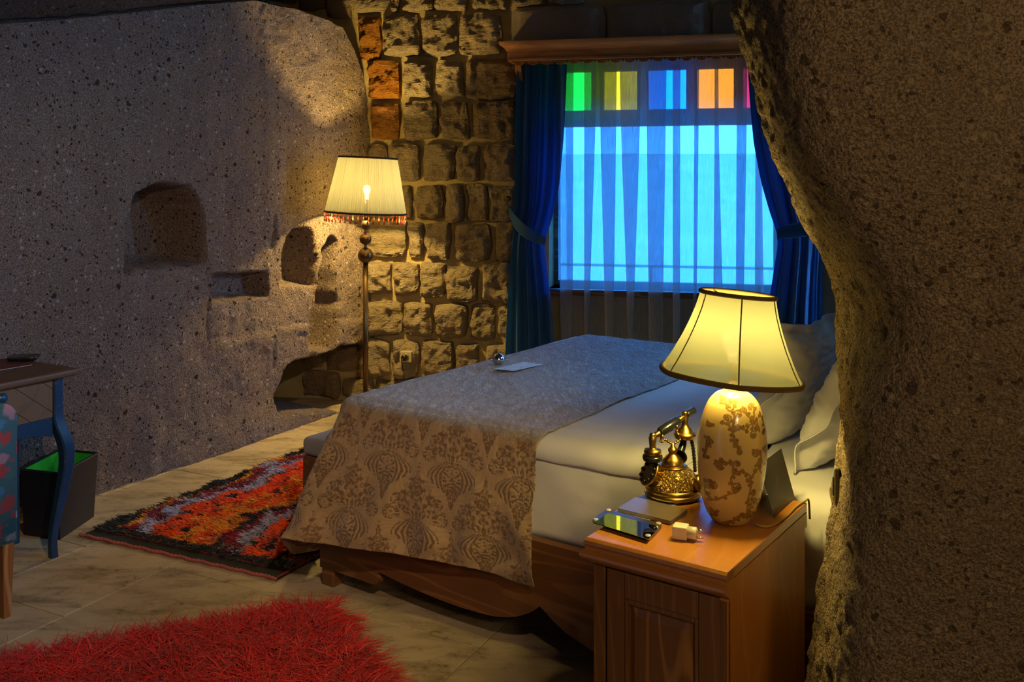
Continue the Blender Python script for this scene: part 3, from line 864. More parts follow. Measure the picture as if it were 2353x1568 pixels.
ZM = 0.665           # mattress top
def build_bed():
    bed = thing('bed', 'wooden double bed with scalloped side rail and white mattress', 'bed', BED.P(1.1, 0.9, 0))
    pl = lambda x, y: BED.px(x, y, 0.0)
    _, ztop = pl(1217, 1240)
    # scalloped near side rail
    out = [(0.0, ztop), (2.28, ztop), (2.28, 0.10)]
    low = [pl(x, y) for x, y in ((1560, 1560), (1480, 1555), (1400, 1525), (1340, 1482), (1300, 1455), (1268, 1425), (1250, 1404), (1240, 1394))]
    low += [pl(x, y) for x, y in ((1228, 1403), (1212, 1411), (1190, 1417), (1165, 1419), (1135, 1417), (1100, 1409), (1060, 1397), (1010, 1379), (960, 1358), (920, 1340), (890, 1325), (872, 1316))]
    low += [pl(x, y) for x, y in ((866, 1322), (869, 1334), (866, 1343), (858, 1344))]
    low += [pl(770, 1314), (0.0, pl(735, 1303)[1])]
    low[0] = (2.2, low[0][1]); 
    low = [low[0]] + low[2:]
    V, Fc = prism(out + low, 0.0, 0.035)
    mk('side_rail', BED.V(V), Fc, M_BEDWOOD, bed)
    V, Fc = box(0.0, 2.28, 1.765, 1.80, 0.13, ztop, 0.004, 1); mk('side_rail', BED.V(V), Fc, M_BEDWOOD, bed)
    V, Fc = box(0.0, 0.035, 0.036, 1.764, 0.13, ztop, 0.004, 1); mk('footboard', BED.V(V), Fc, M_BEDWOOD_Y, bed)
    V, Fc = box(2.245, 2.28, 0.036, 1.764, 0.13, ztop, 0.004, 1); mk('head_rail', BED.V(V), Fc, M_BEDWOOD_Y, bed)
    for l, ww in ((0.004, 0.004), (0.004, 1.74), (2.215, 0.004), (2.215, 1.74)):
        V, Fc = box(l, l + 0.062, ww, ww + 0.055, 0.0, 0.16, 0.004, 1); mk('leg', BED.V(V), Fc, M_BEDWOOD, bed)
    V, Fc = box(0.036, 2.24, 0.036, 1.764, 0.28, 0.33); mk('slat_base', BED.V(V), Fc, M_BEDWOOD, bed)
    # mattress in fitted sheet: rounded box with drag wrinkles
    nu, nv = 150, 90
    def mattress():
        bm = bmesh.new(); bmesh.ops.create_cube(bm, size=1)
        bmesh.ops.subdivide_edges(bm, edges=bm.edges[:], cuts=40, use_grid_fill=True)
        V, Fc = from_bm(bm)
        a = V * 2
        hx, hy, hz = (2.22 - 0.075) / 2, 1.73 / 2, (ZM - 0.345) / 2
        c = np.array([(2.22 + 0.075) / 2, 0.9, (ZM + 0.345) / 2]); h = np.array([hx, hy, hz])
        r = np.array([0.06, 0.06, 0.05])
        q = a * h; inner = np.clip(q, -(h - r), h - r); dlt = (q - inner) / r
        ln = np.linalg.norm(dlt, axis=1); sc = np.where(ln > 1, 1 / np.maximum(ln, 1e-9), 1)
        # project cube corners to the rounded shell
        m = np.max(np.abs(dlt), axis=1)
        dlt2 = np.where((ln > 1e-6)[:, None], dlt / np.maximum(ln, 1e-9)[:, None] * np.minimum(m, 1)[:, None], dlt)
        q = inner + dlt2 * r
        P = q + c
        side = sstep(0.02, 0.0, P[:, 1] - 0.05)
        wr = fbm(np.c_[P[:, 0] * 3 + P[:, 2] * 2.2, P[:, 2] * 1.2, P[:, 1]] * 3.0, 3, 81)
        P[:, 1] -= side * 0.006 * wr
        P[:, 1] -= side * sstep(1.3, 1.9, P[:, 0]) * 0.012 * np.sin((P[:, 0] * 30 + P[:, 2] * 16) + 2 * wr) * sstep(0.66, 0.55, P[:, 2])
        return P, Fc
    V, Fc = mattress()
    mk('mattress', BED.V(V), Fc, M_WHITE, bed, True)
build_bed()

# white duvet spread over the mattress
def build_duvet():
    l = np.linspace(0.085, 1.43, 110); nw = 150
    q = np.linspace(-1, 1, nw)
    # cross profile: near edge rolls over the side a little
    wv = np.interp(q, [-1, -0.985, -0.96, -0.90, 0.9, 0.96, 0.985, 1], [0.045, 0.015, 0.01, 0.06, 1.72, 1.79, 1.785, 1.755])
    zv = np.interp(q, [-1, -0.985, -0.96, -0.90, 0.9, 0.96, 0.985, 1], [ZM - 0.055, ZM - 0.05, ZM - 0.015, ZM + 0.030, ZM + 0.030, ZM - 0.015, ZM - 0.05, ZM - 0.055])
    k = np.ones(7) / 7
    wv = np.convolve(np.pad(wv, 3, mode='edge'), k, 'valid'); zv = np.convolve(np.pad(zv, 3, mode='edge'), k, 'valid')
    Lg, Wg = np.meshgrid(l, wv, indexing='ij'); Zg = np.repeat(zv[None], len(l), 0).copy()
    P3 = np.stack([Lg, Wg, 0 * Lg], -1)
    Zg += 0.004 * fbm(P3 * np.array([10, 3, 1]), 3, 90) + 0.003 * np.sin(Wg * 60 + 6 * vnoise(P3 * 3, 91)) * sstep(0.5, 0.1, Wg) * sstep(1.3, 0.95, Lg)
    endf = sstep(0.0, 0.03, 1.43 - Lg)
    Zg = ZM + 0.002 + (Zg - ZM - 0.002) * np.where(Zg > ZM + 0.002, endf, 1)
    V, f = strip_mesh(BED.P(Lg, Wg, Zg))
    o = mk('duvet', V, f, M_WHITE, None, True, org=BED.P(0.8, 0.9, ZM))
    tag(o, 'thin white duvet spread flat over the mattress under the runner', 'duvet')
    md = o.modifiers.new('thickness', 'SOLIDIFY'); md.thickness = 0.004; md.offset = 0
build_duvet()

# ---- damask runner
def damask(u, v):
    """pattern mask 0..1 for fabric coordinates in metres (v grows upwards)"""
    cw, ch = 0.272, 0.46
    best = np.zeros_like(u)
    for half in (0, 1):
        x = (u + half * cw / 2 + 10 * cw) % cw - cw / 2
        y = (v + half * ch / 2 + 10 * ch) % ch - ch / 2
        ax = np.abs(x)
        # lower onion of arched petals under the junction
        s = np.clip(-y / 0.125, 1e-4, 1)
        wd = ax / (np.sin(math.pi * 0.80 * s ** 0.75) * 1.0 + 1e-3)
        on = (y < 0) & (y > -0.128 * (1 - 0.45 * np.clip(wd / 0.1, 0, 1) ** 2)) & (wd < 0.100)
        st = np.clip(0.5 + 0.8 * np.sin(wd / 0.100 * math.pi * 2 * 5.2 + 1.2 * vnoise(np.stack([ax * 60, y * 60, 0 * x], -1), 102)), 0, 1)
        core = fbm(np.stack([ax * 160, y * 160, 0 * x], -1), 2, 101)
        val = np.where(wd < 0.036, 0.5 + 0.9 * core, st)
        m = np.where(on, val, 0)
        # tail
        tl = (y < -0.09) & (y > -0.19) & (ax < 0.03 * sstep(-0.20, -0.10, y))
        m = np.maximum(m, np.where(tl, 0.5 + 0.8 * fbm(np.stack([ax * 220, y * 150, 0 * x], -1), 2, 103), 0))
        # crown
        hw = 0.082 * np.sqrt(np.clip(1 - (y / 0.15) ** 2, 0, 1)) * (0.55 + 0.45 * sstep(0.0, 0.03, y)) + 0.006 * np.sin(y * 240)
        cr = (y > 0) & (y < 0.15) & (ax < hw)
        th = np.arctan2(ax, y + 0.02); rr = np.hypot(ax, y + 0.02)
        fan = 0.5 + 0.5 * np.sin(th * 16 + np.sin(rr * 180) * 1.4)
        lace = 0.5 + 0.9 * vnoise(np.stack([ax * 190, y * 130, 0 * x], -1), 105)
        m = np.maximum(m, np.where(cr, 0.5 * fan + 0.5 * lace, 0))
        sp = (y > 0.14) & (y < 0.205) & (ax < 0.011 * (1.3 - (y - 0.14) / 0.065))
        m = np.maximum(m, np.where(sp, 0.5 + 0.7 * vnoise(np.stack([ax * 260, y * 180, 0 * x], -1), 107), 0))
        # side scrolls
        r2 = np.hypot(ax - 0.098, y - 0.012); a2 = np.arctan2(y - 0.012, ax - 0.098)
        m = np.maximum(m, np.where((r2 < 0.030) & ((r2 > 0.012) | (r2 < 0.006)), 0.5 + 0.9 * vnoise(np.stack([ax * 240, y * 240, 0 * x], -1), 108), 0))
        r3 = np.hypot(ax - 0.082, y - 0.062)
        m = np.maximum(m, np.where(r3 < 0.022, 0.45 + 0.9 * vnoise(np.stack([ax * 260, y * 200, 0 * x], -1), 109), 0))
        best = np.maximum(best, m)
    # faint moire swirl in the ground
    p = np.stack([u * 9, v * 9, 0 * u], -1)
    sw = 0.5 + 0.5 * np.sin(26 * (fbm(p, 2, 110)) + u * 20)
    fine = 0.5 + 0.8 * fbm(np.stack([u * 230, v * 230, 0 * u], -1), 2, 112)
    best = best * (0.35 + 0.65 * np.clip(fine + 0.25, 0, 1))
    return np.clip(best, 0, 1), sw

def runner_mat():
    b = NB('damask fabric'); p = b.obj()
    m = b.attr('pattern'); sw = b.attr('swirl')
    base = b.mix(sw, (0.36, 0.235, 0.125), (0.42, 0.28, 0.155))
    col = b.mix(b.ramp(m, [(0.25, 0.0), (0.6, 1.0)]), base, (0.17, 0.088, 0.035))
    top = b.attr('topside')
    # fluffy upper face greyed so its colour carries the bluish daylight sheen
    col = b.mix(b.math('MULTIPLY', top, 0.6), col, (0.30, 0.29, 0.28))
    b.color(col); b.rough(0.6)
    b.bsdf.inputs['Sheen Weight'].default_value = 0.5
    rag = b.noise(b.mapping(p, (40, 13, 40), (0, 0, -BED.ang)), 1.0, 5, 0.75, 1.4)
    h = b.math('ADD', b.math('MULTIPLY', b.noise(p, 700, 2), 0.05), b.math('MULTIPLY', b.math('MULTIPLY', rag, top), 1.5))
    h = b.math('ADD', h, b.math('MULTIPLY', m, -0.15))
    b.bump(h, 0.9, 0.018)
    return b.m
def build_runner():
    L0, L1 = 0.11, 0.975
    ZT = ZM + 0.040
    # top sheet
    l = np.linspace(L0, L1, 250); ww = np.linspace(0.03, 1.77, 420)
    Lg, Wg = np.meshgrid(l, ww, indexing='ij')
    P3 = np.stack([Lg, Wg, 0 * Lg], -1)
    ruck = fbm(P3 * np.array([26, 9, 1]) + 0.8 * vnoise(P3 * 5, 121)[..., None], 3, 122)
    fade = sstep(0.0, 0.07, np.minimum(np.minimum(Wg - 0.03, Lg - L0), 1.77 - Wg))
    Zg = ZT + fade * (0.005 * ruck + 0.006 * fbm(P3 * 4, 2, 124))
    Zg -= 0.008 * sstep(0.05, 0.0, Lg - L0) + 0.007 * sstep(0.035, 0.0, Wg - 0.03) + 0.012 * sstep(0.035, 0.0, 1.77 - Wg)
    pat, sw = damask(Lg.ravel(), Wg.ravel())
    V1, f1 = strip_mesh(BED.P(Lg, Wg, Zg))
    A = dict(pattern=[pat * 0.75], swirl=[sw], topside=[np.ones(len(V1))])
    # drape: near side, corner, foot side
    ns = 300
    near_l = np.linspace(L1, L0 + 0.05, 210)
    arc = np.linspace(0, math.pi / 2, 90)[1:]
    foot_w = np.linspace(0.085, 1.77, 170)[1:]
    bl = np.r_[near_l, L0 + 0.05 - 0.055 * np.sin(arc), np.full(len(foot_w), L0 - 0.005)]
    bw = np.r_[np.full(len(near_l), 0.0) + 0.03, 0.085 - 0.055 * np.cos(arc), foot_w]
    ol = np.r_[np.zeros(len(near_l)), -np.sin(arc), -np.ones(len(foot_w))]
    ow = np.r_[-np.ones(len(near_l)), -np.cos(arc), np.zeros(len(foot_w))]
    n = len(bl)
    hem_key = [0, 70, 140, 200, 212, 232, 256, 275, 290, 305, 360, n - 1]
    hem_pts = [(0.985, -0.030, 0.245), (0.72, -0.050, 0.250), (0.45, -0.090, 0.245), (0.22, -0.125, 0.238), (0.13, -0.155, 0.235), (0.015, -0.212, 0.238), (-0.045, -0.085, 0.130),
               (0.015, -0.01, 0.135), (0.035, 0.05, 0.20), (0.05, 0.12, 0.24), (0.055, 0.40, 0.25), (0.055, 1.77, 0.25)]
    ii = np.arange(n)
    H = np.stack([np.interp(ii, hem_key, [h[k] for h in hem_pts]) for k in range(3)], -1)
    ker = np.hanning(15); ker /= ker.sum()
    for k in range(3):
        H[:, k] = np.convolve(np.pad(H[:, k], 7, mode='edge'), ker, 'valid')
    nv = 200
    t = np.linspace(0, 1, nv)
    G = np.zeros((n, nv, 3))
    nr = 24                                # rows used for the rounded shoulder
    for j in range(nv):
        if j < nr:
            a = j / (nr - 1) * math.pi / 2
            d = 0.042 * math.sin(a); z = ZT - 0.007 - 0.045 * (1 - math.cos(a))
            if j < 3: d = -0.03 + 0.01 * j; z = ZT - 0.006
            G[:, j, 0] = bl + ol * d; G[:, j, 1] = bw + ow * d; G[:, j, 2] = z
        else:
            q = (j - nr + 1) / (nv - nr)
            s0 = np.stack([bl + ol * 0.042, bw + ow * 0.042, np.full(n, ZT - 0.052)], -1)
            g = s0 + (H - s0) * q
            blg = 0.010 * math.sin(q * math.pi)
            g[:, 0] += ol * blg; g[:, 1] += ow * blg
            G[:, j] = g
    U = np.repeat(np.r_[0, np.cumsum(np.hypot(np.diff(bl), np.diff(bw)))][:, None], nv, 1)
    Uh = np.r_[0, np.cumsum(np.hypot(np.diff(H[:, 0]), np.diff(H[:, 1])))][:, None]
    qq = np.clip((np.arange(nv) - nr) / (nv - nr), 0, 1)[None]
    U = U * (1 - qq) + np.where(np.arange(n)[:, None] < 250, Uh, U) * qq
    Vd = np.repeat((np.clip((np.arange(nv) - nr) / (nv - nr), 0, 1) * 0.46)[None], n, 0)
    Vs = Vd + 0.062 * np.minimum(np.arange(nv) / (nr - 1), 1)[None]
    P3 = np.stack([U, Vd, 0 * U], -1)
    amp = sstep(0.02, 0.30, Vd)
    fold = 0.013 * np.sin((U * 1.0 - Vd * 0.55) * 30 + 3.0 * vnoise(P3 * 5, 131)) * sstep(0.10, 0.30, Vd) * sstep(0.47, 0.40, Vd) * (0.35 + 0.65 * sstep(-0.2, 0.5, vnoise(P3 * 4.5, 135)))
    fold += 0.010 * fbm(P3 * np.array([6, 5, 1]), 3, 133) * amp + 0.0028 * fbm(P3 * np.array([22, 14, 1]), 2, 134)
    G[..., 0] += ol[:, None] * fold; G[..., 1] += ow[:, None] * fold
    G[..., 2] += 0.004 * vnoise(np.stack([U * 8, 0 * U, 0 * U], -1), 136) * sstep(0.35, 0.46, Vd)
    V2, f2 = strip_mesh(BED.P(G[..., 0], G[..., 1], G[..., 2]))
    pat, sw = damask((U + 0.085).ravel(), (-Vs - 0.08).ravel())
    A['pattern'].append(pat); A['swirl'].append(sw); A['topside'].append(np.repeat(sstep(nr * 0.8, 2, np.arange(nv))[None], n, 0).ravel())
    # far side drop
    l3 = np.linspace(L0, L1, 60); z3 = np.linspace(ZT - 0.014, 0.26, 30)
    Lg, Zg = np.meshgrid(l3, z3, indexing='ij')
    V3, f3 = strip_mesh(BED.P(Lg, 1.77 + 0.035 * sstep(0, 0.04, ZT - 0.014 - Zg) + 0.008 * np.sin(Lg * 30), Zg))
    A['pattern'].append(np.zeros(len(V3))); A['swirl'].append(np.zeros(len(V3))); A['topside'].append(np.zeros(len(V3)))
    V = np.vstack([V1, V2, V3])
    f = np.vstack([f1, f2 + len(V1), f3 + len(V1) + len(V2)])
    o = mk('bed_runner', V, f, runner_mat(), None, True, {k: np.concatenate(v) for k, v in A.items()}, org=BED.P(0.58, 0.9, ZM))
    tag(o, 'gold damask bed runner draped over the foot of the bed', 'bed runner')
    # frayed threads standing up along the crest of the cloth
    md = o.modifiers.new('thickness', 'SOLIDIFY'); md.thickness = 0.003; md.offset = 1
build_runner()

# ---- pillows
def pillow(name, label, c, hw, hh, T, lean, yaw=0.0, seed=0, droop=0.0):
    """upright pillow: width along the bed's width, front face to the foot end, leaning to the head wall"""
    n = 64
    a = np.linspace(-1.16, 1.16, n)
    A, B = np.meshgrid(a, a, indexing='ij')
    ca, cb = np.clip(A, -1, 1), np.clip(B, -1, 1)
    prof = (np.clip(1 - ca ** 4, 0, 1) * np.clip(1 - cb ** 4, 0, 1)) ** 0.55
    flange = np.maximum(np.abs(A), np.abs(B)) > 1.0
    sq = 1 - 0.07 * (1 - ca ** 2) * (np.abs(B) > 0) * np.abs(cb) ** 3
    sq2 = 1 - 0.07 * (1 - cb ** 2) * np.abs(ca) ** 3
    X = A * hw * sq2; Z = B * hh * sq
    P3 = np.stack([A * 2, B * 2, np.full_like(A, seed)], -1)
    wav = 0.018 * fbm(P3 * 1.6, 2, 140 + seed) * flange + 0.02 * flange * np.sin(3.1 * A + 4.3 * B + seed)
    crease = 0.006 * fbm(P3 * np.array([3, 7, 1]), 3, 150 + seed)
    parts = []
    for sgn in (1, -1):
        Y = sgn * (T * prof + 0.0015) + wav + crease * (prof > 0.02)
        D = -Y                                   # front towards -l
        y2, z2 = D, Z + hh * 1.0
        # lean back (towards +l) about the lower edge, then droop of the top edge
        bend = lean * (0.8 + 0.25 * (B + 1) / 2)
        l = y2 * np.cos(bend) + z2 * np.sin(bend); z = z2 * np.cos(bend) - y2 * np.sin(bend)
        ww = X * math.cos(yaw) - l * math.sin(yaw); l = X * math.sin(yaw) + l * math.cos(yaw)
        z = z - droop * (A * 0.5 + 0.5) * (B > 0) * B * 0.1
        z = np.maximum(z, 0.002 + 0.004 * (prof > 0.05))
        V, f = strip_mesh(BED.P(c[0] + l, c[1] + ww, c[2] + z))
        parts.append((V, f if sgn < 0 else f[:, ::-1]))
    V = np.vstack([p[0] for p in parts]); f = np.vstack([parts[0][1], parts[1][1] + len(parts[0][0])])
    # sew the rim
    rim = [i * n for i in range(n)] + [(n - 1) * n + j for j in range(1, n)] + [i * n + n - 1 for i in range(n - 2, -1, -1)] + [j for j in range(n - 2, 0, -1)]
    m = len(rim); nn = n * n
    rf = np.array([(rim[i], rim[(i + 1) % m], rim[(i + 1) % m] + nn, rim[i] + nn) for i in range(m)])
    o = mk(name, V, np.vstack([f, rf]), M_WHITE, None, True, org=BED.P(*c))
    return tag(o, label, 'pillow', 'pillows at the head of the bed')
pillow('pillow', 'plump white pillow with its flange folded at the top corner, farther from the nightstand', (1.545, 0.71, ZM + 0.002), 0.30, 0.185, 0.08, 0.16, 0.0, 1, 0.3)
pillow('pillow', 'white pillow with wavy flange leaning behind the tent card and lamp', (1.72, 0.49, ZM + 0.002), 0.26, 0.215, 0.07, 0.45, 0.0, 2)

# ---- padded bench at the foot of the bed
def build_bench():
    t = thing('bench', 'dark wooden bench with grey padded top at the foot of the bed', 'bench', BED.P(-0.2, 0.9, 0))
    zc = 0.45
    c = BED.px; P = at_z(692, 1004, zc); rel = P - BED.o
    l0, w0 = float(rel @ BED.ex), float(rel @ BED.ey)
    l1, w1 = min(l0 + 0.34, -0.02), w0 + 1.25
    V, Fc = box(l0, l1, w0, w1, zc - 0.075, zc, 0.022, 4); mk('cushion', BED.V(V), Fc, cloth_mat('grey upholstery', (0.30, 0.28, 0.28), 0.9, 0.3, 500, 0.4), t, True)
    V, Fc = box(l0 + .004, l1 - .004, w0 + .004, w1 - .004, zc - 0.20, zc - 0.0755, 0.003, 1); mk('apron', BED.V(V), Fc, M_BEDWOOD_Y, t)
    for a in (l0 + 0.004, l1 - 0.054):
        for b in (w0 + 0.004, w1 - 0.054):
            V, Fc = box(a, a + 0.05, b, b + 0.05, 0.0095, zc - 0.20, 0.003, 1); mk('leg', BED.V(V), Fc, M_BEDWOOD, t)
build_bench()

# ---- small chrome sugar bowl and card lying on the runner
def build_bed_items():
    zr = ZM + 0.044
    p = at_z(1146, 839, zr)
    t = thing('sugar_bowl', 'tiny round chrome bowl with domed lid and two handles on the bed runner', 'bowl', p)
    k = 0.00184
    V, Fc = lathe([(0.008, 0), (0.015, 0.002), (0.023, 0.012), (0.0255, 0.021), (0.0262, 0.0225)], 32, p); mk('bowl', V, Fc, M_CHROME, t, True)
    V, Fc = lathe([(0.0262, 0.0228), (0.0255, 0.028), (0.0215, 0.038), (0.013, 0.046), (0.0035, 0.0495), (0.0025, 0.052), (0.004, 0.055), (0.002, 0.0585), (0.0001, 0.0605)], 32, p); mk('lid', V, Fc, M_CHROME, t, True)
    for s in (-1, 1):
        a = np.linspace(0, 2 * math.pi, 14)
        V, Fc = tube([p + np.array([s * (0.032 + 0.007 * math.cos(q)), -0.002, 0.021 + 0.0045 * math.sin(q)]) for q in a], 0.0016, 6, False); mk('handle', V, Fc, M_CHROME, t, True)
    q = [at_z(x, y, zr + 0.009) for x, y in ((1135, 848.5), (1205, 832), (1246, 838), (1180, 853))]
    up = np.array([0, 0, 0.0012])
    V = np.array(q + [x + up for x in q]); Fc = [(3, 2, 1, 0), (4, 5, 6, 7), (0, 1, 5, 4), (1, 2, 6, 5), (2, 3, 7, 6), (3, 0, 4, 7)]
    b = NB('printed card'); c = b.mix(b.ramp(b.noise(b.obj(), 40, 2, 0.5, 2.0), [(0.45, 0.0), (0.6, 1.0)]), (0.85, 0.86, 0.88), (0.55, 0.57, 0.62)); b.color(c); b.rough(0.5)
    o = mk('greeting_card', V, Fc, b.m, None, org=np.mean(q, 0)); tag(o, 'pale printed card lying on the bed runner beside the chrome bowl', 'card')
build_bed_items()

# ================================================================== WINDOW DRESSING
def velvet_mat():
    b = NB('blue velvet'); p = b.obj()
    b.color(b.mix(b.noise(p, 14, 3), (0.008, 0.085, 0.27), (0.014, 0.12, 0.38))); b.rough(0.75)
    b.bsdf.inputs['Sheen Weight'].default_value = 0.8
    b.bsdf.inputs['Sheen Tint'].default_value = (0.25, 0.55, 1.0, 1)
    b.bump(b.noise(p, 500, 2), 0.2, 0.002)
    tl = b.node('ShaderNodeBsdfTranslucent'); tl.inputs[0].default_value = (0.006, 0.075, 0.27, 1)
    mx = b.node('ShaderNodeMixShader'); mx.inputs[0].default_value = 0.25
    b.link(b.bsdf.outputs[0], mx.inputs[1]); b.link(tl.outputs[0], mx.inputs[2]); b.link(mx.outputs[0], b.out.inputs[0])
    return b.m
M_VELVET = velvet_mat()
def sheer_mat():
    b = NB('sheer voile'); p = b.obj()
    tr = b.node('ShaderNodeBsdfTransparent')
    df = b.node('ShaderNodeBsdfDiffuse'); df.inputs[0].default_value = (0.66, 0.69, 0.72, 1)
    tl = b.node('ShaderNodeBsdfTranslucent'); tl.inputs[0].default_value = (0.34, 0.43, 0.42, 1)
    m1 = b.node('ShaderNodeMixShader'); m1.inputs[0].default_value = 0.45
    b.link(df.outputs[0], m1.inputs[1]); b.link(tl.outputs[0], m1.inputs[2])
    weave = b.noise(b.mapping(p, (300, 300, 14), (0, 0, 0)), 1.0, 2)
    fac = b.ramp(weave, [(0.3, 0.50), (0.7, 0.70)])
    m2 = b.node('ShaderNodeMixShader'); b.link(fac, m2.inputs[0]); b.link(tr.outputs[0], m2.inputs[1]); b.link(m1.outputs[0], m2.inputs[2])
    b.link(m2.outputs[0], b.out.inputs[0])
    return b.m
def build_sheer():
    x0, x1 = WIN.px(1282, 400, -0.05)[0], WIN.px(1780, 400, -0.05)[0]
    nu, nv = 620, 40
    u = np.linspace(0, 1, nu)
    zt = WIN.px(1500, 138, -0.05)[1] + 0.03
    z = np.linspace(zt, 0.03, nv)
    U, Z = np.meshgrid(u, z, indexing='ij')
    n = 10.0
    g = (zt - Z) / zt
    wph = 0.55 * np.sin(2 * math.pi * (1.3 * U + 0.1)) + 0.35 * np.sin(2 * math.pi * 3.1 * U + 1.0) + 0.30 * vnoise(np.stack([U * 9, g * 1.2, 0 * U], -1), 160)
    ph = 2 * math.pi * n * U + wph
    sp = (x1 - x0) / n
    amp = sp * (0.46 + 0.34 * vnoise(np.stack([U * 11, 0.9 * g, 0 * U], -1), 161)) * (1.12 - 0.30 * g)
    X = x0 + (x1 - x0) * U + amp * np.sin(ph) * 0.9
    Y = -0.055 + 0.020 * np.sin(ph / 1.0 + 1.25) + 0.008 * np.sin(ph * 0.5)
    V, f = strip_mesh(WIN.P(X, Y, Z))
    o = mk('sheer_curtain', V, f, sheer_mat(), None, True, org=WIN.P((x0 + x1) / 2, -0.055, 0))
    tag(o, 'translucent white voile curtain hanging in soft pleats over the window', 'curtain')
build_sheer()

def build_drape(name, label, inner, outer, folds, hook, band, seed, flip):
    yo = -0.125
    t = thing(name, label, 'curtain', WIN.P(WIN.px(inner[0][0], 400, yo)[0], yo, 0), 'blue velvet drapes')
    pin = np.array([WIN.px(x, y, yo) for x, y in inner]); pou = np.array([WIN.px(x, y, yo) for x, y in outer])
    zt = pin[0, 1]
    z = np.linspace(zt, 0.02, 120)
    xi = np.interp(-z, -pin[:, 1], pin[:, 0]); xo = np.interp(-z, -pou[:, 1], pou[:, 0])
    ker = np.hanning(9); ker /= ker.sum()
    xi = np.convolve(np.pad(xi, 4, mode='edge'), ker, 'valid'); xo = np.convolve(np.pad(xo, 4, mode='edge'), ker, 'valid')
    u = np.linspace(0, 1, 160)
    U, Z = np.meshgrid(u, z, indexing='ij')
    zb = hook[1]
    cin = np.exp(-((Z - zb + 0.10) / 0.16) ** 2)
    P3 = np.stack([U * 3, Z * 0.8, 0 * U], -1)
    X = xo[None] + (xi - xo)[None] * U
    ph = 2 * math.pi * folds * U + 1.3 * vnoise(P3, seed) + 0.5 * Z
    s = np.sin(ph); 
    prof = np.sign(s) * np.abs(s) ** 0.75 + 0.35 * np.sin(2.3 * ph + 1)
    Y = yo - 0.030 * prof * (1 - 0.6 * cin) - 0.018 * np.sin(math.pi * U)
    X += 0.010 * np.cos(ph) * (1 - 0.5 * cin)
    V, f = strip_mesh(WIN.P(X, Y, Z))
    mk('drape', V, f, M_VELVET, t, True)
    # tie-back band: upper and lower edge paths
    up = spline(band[0], 40); lo = spline(band[1], 40)
    q = np.linspace(0, 1, 10)
    G = up[:, None] + (lo - up)[:, None] * q[None, :, None]
    Xb = np.zeros(G.shape[:2]); Zb = Xb.copy(); Yb = Xb.copy()
    m = len(up)
    for i in range(m):
        a = i / (m - 1)
        # hugs the front of the gathered drape, turns back round its inner edge
        off = -0.03 - 0.175 * math.sin(min(1, a * 1.25 + 0.08) * math.pi / 1.6) if flip > 0 else -0.195
        for j in range(10):
            x, zz = WIN.px(G[i, j, 0], G[i, j, 1], off - 0.006 * math.sin(q[j] * math.pi))
            Xb[i, j], Zb[i, j], Yb[i, j] = x, zz, off - 0.006 * math.sin(q[j] * math.pi)
    V, f = strip_mesh(WIN.P(Xb, Yb, Zb))
    tb = mk('tieback', V, f, M_VELVET, t, True)
    md = tb.modifiers.new('thickness', 'SOLIDIFY'); md.thickness = 0.006
    return t
inL = [(1302, 146), (1300, 250), (1297, 330), (1292, 410), (1284, 465), (1270, 510), (1258, 540), (1254, 556), (1258, 590), (1265, 640), (1272, 710), (1280, 800), (1284, 1000)]
ouL = [(1190, 146), (1186, 300), (1184, 400), (1182, 480), (1178, 545), (1172, 610), (1167, 690), (1162, 800), (1156, 1000)]
hookL = WIN.px(1172, 456, -0.05)
build_drape('velvet_drape', 'royal blue velvet drape tied back beside the socket and stone wall', inL, ouL, 4.5, WIN.px(1255, 520, -0.125),
            [[(1171, 474), (1185, 494), (1205, 514), (1232, 534), (1256, 546)], [(1171, 492), (1183, 522), (1205, 545), (1232, 558), (1254, 563)]], 171, 1)
inR = [(1716, 138), (1722, 230), (1732, 330), (1750, 420), (1770, 490), (1784, 530), (1788, 548), (1786, 575), (1778, 620), (1768, 680), (1760, 740), (1752, 860), (1748, 1000)]
ouR = [(1830, 138), (1850, 230), (1870, 350), (1885, 450), (1888, 545), (1886, 650), (1886, 800), (1888, 1000)]
build_drape('velvet_drape', 'royal blue velvet drape tied back beside the pillows and rock pillar', inR, ouR, 4.2, WIN.px(1790, 520, -0.125),
            [[(1784, 530), (1800, 520), (1830, 513), (1860, 510), (1893, 506)], [(1786, 552), (1802, 549), (1830, 546), (1860, 542), (1893, 536)]], 173, -1)
def curtain_knob():
    x, z = hookL
    t = thing('tieback_hook', 'round brass curtain hook knob on the stone wall beside the drape', 'hook', WIN.P(x, -0.05, z))
    c = WIN.P(x, -0.115, z)
    V, Fc = lathe([(0.0001, -0.020), (0.012, -0.016), (0.0195, 0.0), (0.012, 0.016), (0.0001, 0.020)], 24, c); mk('knob', V, Fc, M_BRONZE, t, True)
    V, Fc = tube([WIN.P(x, -0.115, z), WIN.P(x, 0.0, z)], 0.007, 10); mk('stem', V, Fc, M_BRONZE, t, True)
    V, Fc = tube([c + [0, 0, -0.015], WIN.P(x - 0.003, -0.11, z - 0.03), WIN.P(x + 0.004, -0.10, z - 0.06)], 0.0035, 8); mk('loop', V, Fc, M_VELVET, t, True)
curtain_knob()

